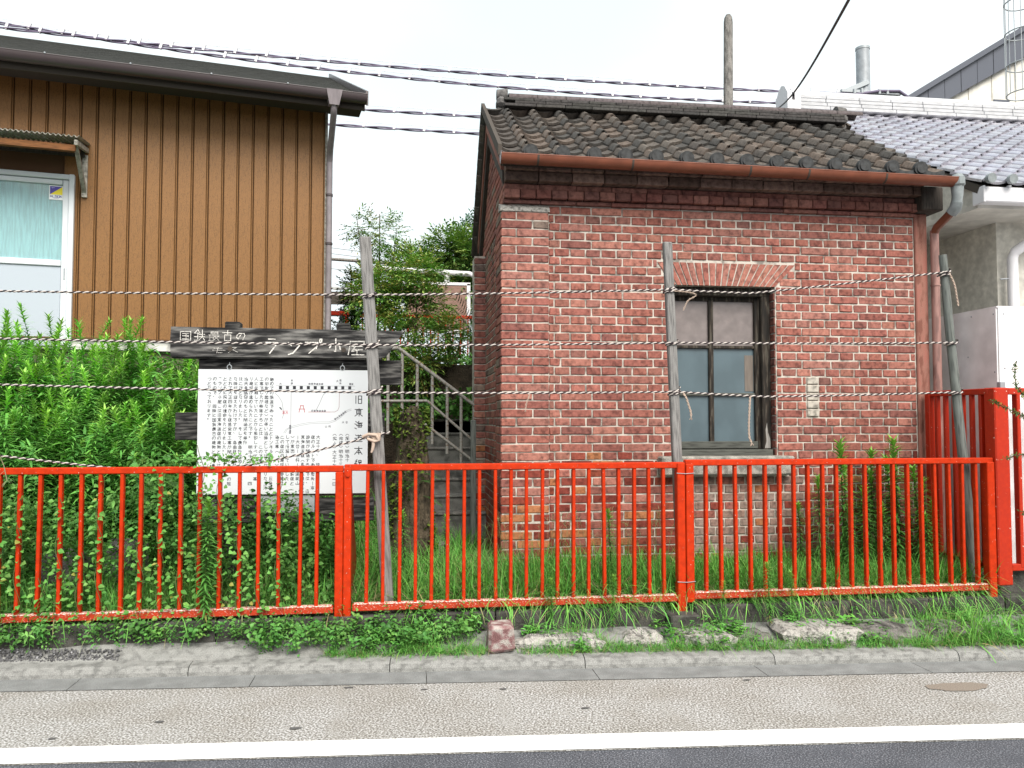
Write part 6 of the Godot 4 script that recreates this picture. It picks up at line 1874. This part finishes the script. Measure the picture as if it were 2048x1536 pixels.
func plants() -> void:
	var weeds := []
	for k in 4: weeds.append(tall_weed(1.35, 210, 0.125, 50 + k, 0.09))
	var wm := []
	for w in weeds:
		var b := MB.new()
		append(b, w[1], Transform3D())
		b.col = Color(0.07, 0.12, 0.03)
		append(b, w[0], Transform3D())
		wm.append(b.mesh())
	# tall weeds on the bank at left
	scatter("weed_thicket", "dense stand of tall bright green narrow-leaved weeds below the house", "weeds", wm, "leaf", 400, func():
		var x := rf(-4.2, -1.25)
		var z := rf(-8.1, -6.25)
		var tall := clampf((-1.1 - x) / 1.6, 0.3, 1.0)
		if x > -1.9 and z > -7.0 and rng.randf() < 0.6: return null
		var s := rf(0.55, 0.95) * lerpf(0.72, 1.05, tall)
		return [spin(Vector3(x, yard_height(x, z), z), s, 0.22), tint(1.0, 1.7)])
	var fill := []
	for k in 3: fill.append(bush(26, 0.13, 0.022, 150 + k, 0.3))
	scatter("weed_underbrush", "leafy lower growth between the stems of the tall weeds on the bank", "weeds", fill, "leaf", 900, func():
		var x := rf(-4.2, -1.2)
		var z := rf(-7.9, -6.2)
		if x > -1.75 and z > -6.6: return null
		var s := rf(0.7, 1.25)
		return [spin(Vector3(x, yard_height(x, z) + rf(0.0, 0.75) * clampf((-0.6 - x) / 1.4, 0.4, 1.0), z), s, 0.45), tint(0.8, 1.4)])
	for q in [[-3.42, -6.9, 1.15, "tallest weed stalk, at the photo's left edge before the white door"], [-2.93, -7.0, 1.0, "weed stalk rising alone before the white door panel"], [-2.35, -7.2, 0.93, "drooping weed top before the door's right stile"], [-2.13, -7.0, 0.86, "yellow-tipped weed against the siding right of the door"], [-1.93, -6.9, 0.9, "broad pale weed top left of the header board"], [-1.75, -6.5, 0.85, "weed just below the header board's left end"]]:
		weed_thing(weeds[rng.randi() % 4], q[3], Vector3(q[0], yard_height(q[0], q[1]), q[1]), rf(0, 6), q[2], "tall weeds that stand out of the thicket")
	# goldenrod stalks before the right end of the hut
	var gold := []
	for k in 3: gold.append(tall_weed(1.0, 230, 0.135, 80 + k, 0.02))
	var names := ["tall leafy stalk, left one of two rising above the red rail", "tall leafy stalk, right one of two rising above the red rail", "leafy stalk before the brick wall, leftmost of the right-hand group", "leafy stalk with pale tip between the two tall ones", "leafy stalk beside the tall fence's side run", "short leafy stalk low behind the right fence bars", "leafy stalk behind the bars near the round post", "leafy stalk low before the hut's corner strip", "middle leafy stalk in front of the bricks", "leafy stalk leaning to the right tall stalk"]
	var spots := [[3.32, -5.8, 1.08], [3.77, -5.8, 1.10], [3.15, -5.85, 0.82], [3.48, -5.75, 0.74], [3.98, -5.85, 0.88], [3.6, -5.95, 0.7], [3.88, -5.7, 0.8], [3.7, -6.0, 0.85], [3.42, -5.95, 0.9], [3.82, -5.95, 0.95]]
	names.append_array(["leafy stalk crowding the tall fence's far end", "leafy stalk half hidden behind the fourth bar from the right post", "short stalk at the left rim of the right-hand group", "stalk standing closest to the bricks behind the tall right stalk", "stalk bending toward the tall fence", "small stalk in front of the tall left stalk", "stalk between the bars just left of the round post", "pale stalk low in the middle of the right-hand group"])
	spots.append_array([[4.02, -6.0, 0.8], [3.92, -6.02, 0.95], [3.05, -5.95, 0.6], [3.72, -6.08, 1.0], [4.05, -5.75, 0.62], [3.3, -5.7, 0.6], [3.9, -5.62, 0.55], [3.6, -5.7, 0.62]])
	for i in spots.size():
		weed_thing(gold[i % 3], names[i], Vector3(spots[i][0], 0.28, spots[i][1]), rf(0, 6), spots[i][2], "leafy stalks before the hut's right end")
	for q in [[-1.27, -5.33, 0.78, 0.24, "feathery young weed in front of the overgrown fence panel"], [1.42, -5.52, 0.62, 0.28, "young weed behind the middle panel's right-hand bars"], [0.95, -5.3, 0.32, 0.16, "little weed at the low wall, right of the pink block"], [1.36, -5.27, 0.36, 0.14, "little weed at the low wall left of the foot block"], [2.13, -5.27, 0.30, 0.14, "little weed at the wall just right of the foot block"], [2.45, -5.24, 0.42, 0.14, "bushy little weed before the largest white rock"], [2.62, -5.25, 0.36, 0.14, "bushy little weed above the largest white rock"], [-0.2, -5.85, 0.62, 0.3, "young weed beside the squared rope post's foot"], [-0.02, -6.1, 0.55, 0.3, "pale young weed before the mossy stump"], [0.28, -6.2, 0.5, 0.3, "pale young weed left of the hut's corner pier"]]:
		weed_thing(gold[rng.randi() % 3], q[4], Vector3(q[0], q[3], q[1]), rf(0, 6), q[2], "single young weeds")
	# grass in the yard
	var gr := []
	for k in 4: gr.append(tuft(30, 0.33, 0.009, 20 + k, 0.06, 0.08))
	for k in 2: gr.append(tuft(22, 0.34, 0.005, 30 + k, 0.07, 0.6))
	scatter("yard_grass", "tall green grass with dry blades between red fence and hut", "grass", gr, "grass", 3900, func():
		var x := rf(-2.9, 4.25)
		var z := rf(-6.18, -5.47)
		if x < 0.65: z = rf(-7.6, -5.47)
		if x > 0.65 and x < 1.12 and z < -6.1: return null
		var s := rf(0.55, 1.1)
		if x > 0.4 and x < 1.5: s *= 1.12
		return [spin(Vector3(x, yard_height(x, z) - 0.01, z), s, 0.15), tint(0.8, 1.4)])
	var gv := []
	for k in 3: gv.append(tuft(16, 0.19, 0.006, 40 + k, 0.05, 0.1))
	gv.append(tuft(12, 0.11, 0.008, 46, 0.03, 0.2))
	scatter("verge_grass", "short grass and weeds growing between the stones of the verge", "grass", gv, "grass", 1350, func():
		var s := rf(-0.5, 4.3)
		var front: float = road_point(s, -5.115).z
		var t := rf(0, 1)
		t = t * t if rng.randf() < 0.65 else t
		if sin(s * 5.3) + 0.6 * sin(s * 11.7 + 1.0) < -0.75 and t > 0.25: return null
		if s > 0.5 and s < 0.7 and t < 0.35: return null
		if t > 0.3 and sin(s * 7.1 + 0.7) + 0.7 * sin(s * 17.0) < 0.15: return null
		var z := lerpf(front, -5.31, t)
		var sc := rf(0.3, 0.7) * (1.0 if t < 0.3 else 1.15)
		if s > 3.3: sc *= 1.25
		return [spin(Vector3(s, 0.07 + 0.07 * t, z), sc, 0.2), tint(0.75, 1.25)])
	var lush := []
	for k in 3: lush.append(tuft(24, 0.34, 0.010, 60 + k, 0.06, 0.05))
	scatter("verge_tall_grass", "lush arching grass at the verge's right end below the tall fence", "grass", lush, "grass", 115, func():
		var s := rf(3.55, 5.0) if rng.randf() < 0.75 else rf(0.0, 0.4) + (1.9 if rng.randf() < 0.5 else 0.0) + (0.9 if rng.randf() < 0.4 else 0.0)
		var z := rf(-5.36, road_point(s, -5.12).z)
		return [spin(Vector3(s, 0.08, z), rf(0.4, 1.0) if s > 3.4 else rf(0.3, 0.6), 0.25), tint(0.85, 1.25)])
	scatter("verge_weeds", "small bushy green weeds between the stones of the verge", "weeds", [bush(18, 0.055, 0.014, 170, 0.10), bush(14, 0.045, 0.018, 171, 0.07), bush(22, 0.035, 0.02, 172, 0.06)], "leaf", 330, func():
		var s := rf(-0.3, 4.3)
		var t := rf(0, 1)
		if sin(s * 6.3 + 2.0) + 0.6 * sin(s * 15.0) < -0.1: return null
		return [spin(Vector3(s, 0.07 + 0.07 * t, lerpf(road_point(s, -5.13).z, -5.31, t)), rf(0.5, 1.2), 0.3), tint(0.8, 1.4)])
	scatter("dry_grass", "pale straw-coloured grass at the foot of the hut's corner pier", "grass", [gr[4], gr[5]], "grass", 260, func():
		var x := rf(0.25, 1.7)
		return [spin(Vector3(x, 0.27, rf(-6.5, -5.75) if x < 0.66 else rf(-6.1, -5.75)), rf(0.8, 1.3), 0.3), tint(0.9, 1.5)])
	# round-leaved creepers on and behind the left panel
	var vs := []
	for k in 4: vs.append(sprig(9, [0.045, 0.034, 0.05, 0.06][k], [0.034, 0.024, 0.036, 0.018][k], 100 + k, 0.13))
	var leafc := func(lo: float, hi: float) -> Color:
		var c := green([0, 1, 1, 2, 3][rng.randi() % 5], lo, hi)
		return c
	scatter("undergrowth", "leafy creepers and brambles filling the yard behind the left fence panel", "creeper", vs, "leaf", 1500, func():
		var x := rf(-3.0, -0.45)
		var z := rf(-6.3, -5.5)
		var top := 0.42 + 0.42 * clampf((-0.5 - x) / 0.9, 0.0, 1.0) + 0.12 * sin(x * 6.0) - (0.15 if x < -1.9 else 0.0)
		if x > -2.45 and x < -1.95 and z < -5.9 and rng.randf() < 0.7: return null
		var y := yard_height(x, z) + rf(0.0, 1.0) * top
		return [spin(Vector3(x, y, z), rf(0.6, 1.15), 1.0), leafc.call(0.65, 1.15)])
	scatter("verge_creeper", "low round-leaved creepers spilling over the low wall onto the verge", "creeper", vs, "leaf", 760, func():
		var s := rf(-2.6, 0.45)
		var edge: float = clampf(0.5 + 0.4 * sin(s * 2.1 + 2.2) + (0.5 if s > -0.95 and s < 0.1 else 0.0), 0.12, 1.0)
		var t := pow(rng.randf(), 0.8) * edge
		if s < -0.95 and rng.randf() < 0.62: return null
		var z := lerpf(-5.34, road_point(s, -5.13).z, t)
		var y := 0.14 - 0.06 * t + rf(0, 0.11) * (1.0 - 0.5 * t)
		if rng.randf() < 0.1:
			z = -5.325
			y = rf(0.12, 0.3)
		return [spin(Vector3(s, y, z), rf(0.45, 0.85), 0.8), leafc.call(0.8, 1.2)])
	for q in [[-2.5275, 0.75, "seventeenth"], [-2.412, 0.9, "sixteenth"], [-2.289, 0.3, "fifteenth"], [-2.171, 0.8, "fourteenth"], [-2.046, 0.45, "thirteenth"], [-1.933, 0.95, "twelfth"], [-1.685, 0.62, "tenth"], [-1.564, 1.0, "ninth"], [-1.444, 0.55, "eighth"], [-1.324, 1.12, "seventh"], [-1.2, 1.0, "sixth"], [-1.075, 0.7, "fifth"], [-0.959, 0.35, "fourth"], [-0.833, 0.92, "third"]]:
		vine(q[0], q[1], q[2])
	# creepers along the top rail by the notice panel
	scatter("rail_creeper", "thin creeper strands lying on the top rail before the notice panel", "creeper", [sprig(5, 0.036, 0.024, 120, 0.06), sprig(4, 0.03, 0.018, 121, 0.05)], "leaf", 46, func():
		var x := rf(-1.45, -0.85)
		return [spin(Vector3(x, 1.245 + rf(0, 0.05) * (1.0 - absf(x + 1.1) * 1.5), FZ + rf(-0.07, 0.03)), rf(0.6, 1.1), 0.9), leafc.call(0.9, 1.4)])
	# ivy over the terrace edge and the slope behind the steps
	var iv := [sprig(8, 0.05, 0.035, 130, 0.1), sprig(7, 0.06, 0.04, 131, 0.1)]
	scatter("bank_ivy", "green ivy and weeds covering the slope below the station fence", "creeper", iv, "leaf", 1000, func():
		var x := rf(-1.0, 1.6)
		var y := rf(1.5, 2.28)
		return [spin(Vector3(x, y, -9.0 - (y - 1.7) * 1.6 + rf(-0.2, 0.2)), rf(0.8, 1.5), 1.0), leafc.call(0.6, 1.05)])
	# shrubs
	var nan := [[0.15, 0.29, 0.06], [0.22, 0.35, 0.075], [0.3, 0.37, 0.09], [0.11, 0.23, 0.05], [0.36, 0.30, 0.09]]
	shrub("main feathery shrub with reddish leaf tips between sign and hut", "shrub", "shrub", Vector3(-0.1, 1.6, -9.1), [[Vector3(-0.1, 1.6, -9.1), Vector3(-0.3, 3.1, -9.1), 0.02], [Vector3(-0.05, 1.6, -9.1), Vector3(0.1, 2.95, -9.1), 0.018], [Vector3(0.0, 1.6, -9.1), Vector3(0.45, 2.5, -9.0), 0.014], [Vector3(-0.15, 1.6, -9.1), Vector3(-0.5, 2.9, -9.1), 0.016], [Vector3(0.1, 1.9, -9.0), Vector3(0.62, 2.35, -8.9), 0.01]], [[Vector3(-0.32, 2.95, -9.1), Vector3(0.3, 0.3, 0.3), 1.0], [Vector3(0.08, 2.8, -9.05), Vector3(0.36, 0.28, 0.3), 1.2], [Vector3(0.38, 2.5, -9.0), Vector3(0.28, 0.2, 0.25), 0.7], [Vector3(-0.25, 2.4, -9.0), Vector3(0.35, 0.3, 0.3), 1.0], [Vector3(0.1, 2.15, -8.95), Vector3(0.35, 0.25, 0.25), 0.8], [Vector3(0.05, 3.15, -9.1), Vector3(0.34, 0.3, 0.3), 0.9]], 3000, 0.062, 0.022, nan, 11)
	shrub("tall thin shrub whose sparse top stands against the sky", "shrub", "shrub", Vector3(-0.45, 1.9, -9.6), [[Vector3(-0.4, 1.9, -9.6), Vector3(-0.62, 3.95, -9.6), 0.014], [Vector3(-0.4, 1.9, -9.6), Vector3(-0.35, 4.0, -9.6), 0.016], [Vector3(-0.4, 1.9, -9.6), Vector3(-0.15, 3.8, -9.6), 0.013], [Vector3(-0.3, 2.9, -9.6), Vector3(-0.1, 3.5, -9.6), 0.01]], [[Vector3(-0.55, 3.8, -9.6), Vector3(0.2, 0.26, 0.2), 0.35], [Vector3(-0.3, 3.75, -9.6), Vector3(0.3, 0.24, 0.25), 0.75], [Vector3(-0.2, 3.3, -9.6), Vector3(0.35, 0.3, 0.3), 1.0], [Vector3(-0.5, 3.1, -9.6), Vector3(0.2, 0.35, 0.2), 0.6]], 900, 0.05, 0.018, nan, 12)
	shrub("round leafy tree crown behind the shrub, beside the hut's gable", "tree", "leafy_tree", Vector3(0.7, 2.1, -13.6), [[Vector3(0.7, 2.1, -13.6), Vector3(0.6, 4.1, -13.6), 0.05], [Vector3(0.7, 2.1, -13.6), Vector3(1.1, 4.0, -13.6), 0.04]], [[Vector3(0.2, 4.05, -13.6), Vector3(0.5, 0.4, 0.5), 1.0], [Vector3(0.75, 4.35, -13.6), Vector3(0.5, 0.42, 0.5), 1.0], [Vector3(1.2, 4.25, -13.6), Vector3(0.5, 0.5, 0.5), 1.0], [Vector3(0.9, 3.7, -13.6), Vector3(0.8, 0.4, 0.5), 1.0]], 3800, 0.09, 0.036, [[0.17, 0.28, 0.07], [0.23, 0.32, 0.085], [0.3, 0.34, 0.1], [0.11, 0.21, 0.06]], 13)
	shrub("bluish dark tree top peeping out beside the hut's eave", "tree", "dark_tree", Vector3(1.4, 2.1, -16.0), [[Vector3(1.4, 2.1, -16), Vector3(1.35, 5.4, -16), 0.06]], [[Vector3(1.35, 5.2, -16), Vector3(0.3, 0.5, 0.3), 0.6], [Vector3(1.4, 4.4, -16), Vector3(0.5, 0.6, 0.4), 1.0]], 900, 0.085, 0.034, [[0.05, 0.14, 0.07], [0.065, 0.17, 0.075]], 14)
	shrub("narrow dark hedge shrub just right of the house down pipe", "shrub", "shrub", Vector3(-0.75, 1.7, -10.2), [[Vector3(-0.75, 1.7, -10.2), Vector3(-0.72, 3.4, -10.2), 0.02]], [[Vector3(-0.7, 3.1, -10.2), Vector3(0.11, 0.5, 0.12), 1.0], [Vector3(-0.75, 2.5, -10.2), Vector3(0.2, 0.5, 0.2), 1.2], [Vector3(-1.1, 2.35, -10.4), Vector3(0.35, 0.3, 0.2), 0.7]], 900, 0.055, 0.024, [[0.05, 0.11, 0.03], [0.07, 0.14, 0.03], [0.035, 0.085, 0.025]], 15)
	# sago palm beside the hut
	var t := thing("palm", "dark spiky palm between the station fence and the hut", "plant", Vector3(0.95, 2.15, -11.4))
	var m := MB.new()
	for k in 26:
		var a := k * 2.4
		var el := rf(0.15, 1.2)
		var d := Vector3(cos(a) * cos(el), sin(el), sin(a) * cos(el))
		var q := Vector3(0, 0.55, 0)
		for j in 14:
			var s := d.cross(Vector3.UP).normalized()
			m.col = Color(0.025, 0.065, 0.028) * rf(0.8, 1.3)
			for g in [-1, 1]: m.leaf2(q, (s * g + d * 0.9).normalized(), Vector3.UP, 0.16, 0.014)
			q += d * 0.05
			d = (d - Vector3(0, 0.06, 0)).normalized()
	put("fronds", m.mesh(), M.leaf, t)
	put("trunk", rod(Vector3(0, 0, 0), Vector3(0, 0.58, 0), 0.09, 10), M.bark, t)
	edge_plants()

func vine(x: float, h: float, which: String) -> void:
	var t := thing("climbing_vine", "round-leaved green vine climbing the %s bar left of the fence's double post" % which, "vine", Vector3(x, 0.26, FZ), 0.0, "vines climbing the left fence panel")
	var st := MB.new()
	var lf := MB.new()
	var pts := []
	var n := int(h * 34)
	for k in n + 1:
		var y := h * k / n
		var a := y * 16.0 + x * 40.0
		pts.append(Vector3(cos(a) * 0.022, y, sin(a) * 0.026 + 0.004))
	st.col = Color(0.1, 0.12, 0.04)
	st.tube(pts, 0.0022, 4)
	for k in n:
		for j in (2 if rng.randf() < 0.75 else 3):
			var p: Vector3 = pts[k]
			var a := rf(0, TAU)
			var d := Vector3(cos(a), rf(-0.5, 0.3), absf(sin(a)) * 0.9 + 0.1).normalized()
			lf.col = green([0, 1, 2, 3, 0][rng.randi() % 5], 0.8, 1.2)
			if rng.randf() < 0.03: lf.col = Color(0.3, 0.27, 0.06)
			lf.leaf(p + d * rf(0.01, 0.05), d, Vector3(rf(-0.4, 0.4), 0.7, 0.8).normalized(), rf(0.02, 0.05), rf(0.016, 0.036))
	put("stem", st.mesh(), M.stem, t)
	put("leaves", lf.mesh(), M.leaf, t)

func edge_plants() -> void:
	# thorny twigs reaching in at the right edge
	for q in [[[Vector3(4.55, 1.2, -5.0), Vector3(4.25, 1.62, -4.98), Vector3(4.12, 1.78, -4.97), Vector3(4.115, 1.93, -4.97)], "small-leaved twig pointing up before the white enclosure's front"], [[Vector3(4.6, 1.45, -5.0), Vector3(4.25, 1.53, -4.97), Vector3(4.06, 1.61, -4.95), Vector3(3.91, 1.67, -4.95)], "small-leaved twig crossing the corner post's upper part"], [[Vector3(4.6, 1.22, -5.0), Vector3(4.25, 1.29, -4.97), Vector3(4.1, 1.305, -4.95), Vector3(4.0, 1.28, -4.95)], "small-leaved twig at the end of the red top rail"], [[Vector3(4.6, 0.8, -5.0), Vector3(4.3, 0.9, -4.98), Vector3(4.12, 0.92, -4.97)], "lowest small-leaved twig at the right edge"]]:
		var t := thing("twig", q[1], "branch", q[0][0], 0.0, "thorny twigs at the right edge")
		var st := MB.new()
		var lf := MB.new()
		var p := fine_path(q[0])
		for i in p.size(): p[i] -= q[0][0]
		var rad := []
		for i in p.size(): rad.append(lerpf(0.006, 0.0015, float(i) / p.size()))
		st.tube(p, rad, 5)
		for i in range(int(p.size() * 0.35), p.size()):
			for k in 4:
				if rng.randf() < 0.25: continue
				var a := rf(0, TAU)
				lf.col = Color(0.06, 0.11, 0.03) * rf(0.7, 1.4) if rng.randf() < 0.85 else Color(0.25, 0.26, 0.06)
				var d := Vector3(cos(a), sin(a), rf(-0.7, 0.7)).normalized()
				lf.leaf2(p[i] + d * 0.004, d, Vector3(rf(-1, 1), 1, rf(-1, 1)).normalized(), rf(0.012, 0.03), rf(0.006, 0.011))
		put("stem", st.mesh(), M.twig, t)
		put("leaves", lf.mesh(), M.leaf, t)
	# drooping half-dry plant at the left edge
	var t := thing("drooping_plant", "drooping pale half-dry plant at the photo's left edge", "plant", Vector3(-2.62, 0.24, -5.28))
	var st := MB.new()
	var lf := MB.new()
	for k in 7:
		var x := rf(-0.12, 0.12)
		var pts := []
		for i in 12:
			var u := i / 11.0
			pts.append(Vector3(x + 0.22 * u * u * (1 if k % 3 else -1) * 0.7, 1.15 * sin(u * 2.1) * (1.0 - k * 0.05), rf(-0.005, 0.005) + 0.12 * u))
		st.col = Color(0.2, 0.17, 0.1)
		st.tube(pts, 0.003, 4)
		for i in 12:
			for j in 9:
				var a := rf(0, TAU)
				lf.col = Color(0.17, 0.19, 0.09) * rf(0.6, 1.3) if rng.randf() < 0.7 else Color(0.3, 0.26, 0.15)
				var p: Vector3 = pts[i] + ((pts[mini(i + 1, 11)] as Vector3) - pts[i]) * rf(0, 1)
				lf.blade(p, Vector3(cos(a), rf(-0.8, 0.2), sin(a)).normalized(), Vector3(-sin(a), 0, cos(a)), rf(0.03, 0.09), 0.006, 0.2, 2)
	put("stem", st.mesh(), M.stem, t)
	put("leaves", lf.mesh(), M.leaf, t)
	# dry grass stalks with seed heads before the brick wall
	scatter("seed_grass", "thin dry seed-headed grass stalks before the brick wall", "grass", [seed_stalk(1), seed_stalk(2)], "grass", 90, func():
		var x := rf(0.55, 2.0) if rng.randf() < 0.7 else rf(3.0, 3.6)
		return [spin(Vector3(x, 0.28, rf(-6.1, -5.6)), rf(0.6, 1.0), 0.2), tint(0.8, 1.2)])

func seed_stalk(n: int) -> ArrayMesh:
	var r := RandomNumberGenerator.new()
	r.seed = n
	var m := MB.new()
	m.col = Color(0.3, 0.27, 0.13)
	var top := Vector3(0.06, 0.62, 0.03)
	m.tube([Vector3.ZERO, Vector3(0.015, 0.35, 0.01), top], [0.002, 0.0015, 0.001], 4)
	for k in 7:
		var a := k * 0.9
		m.blade(top - Vector3(0, 0.012 * k, 0), Vector3(cos(a) * 0.7, 0.6, sin(a) * 0.7).normalized(), Vector3(-sin(a), 0, cos(a)), 0.1, 0.004, 0.25, 3)
	return m.mesh()
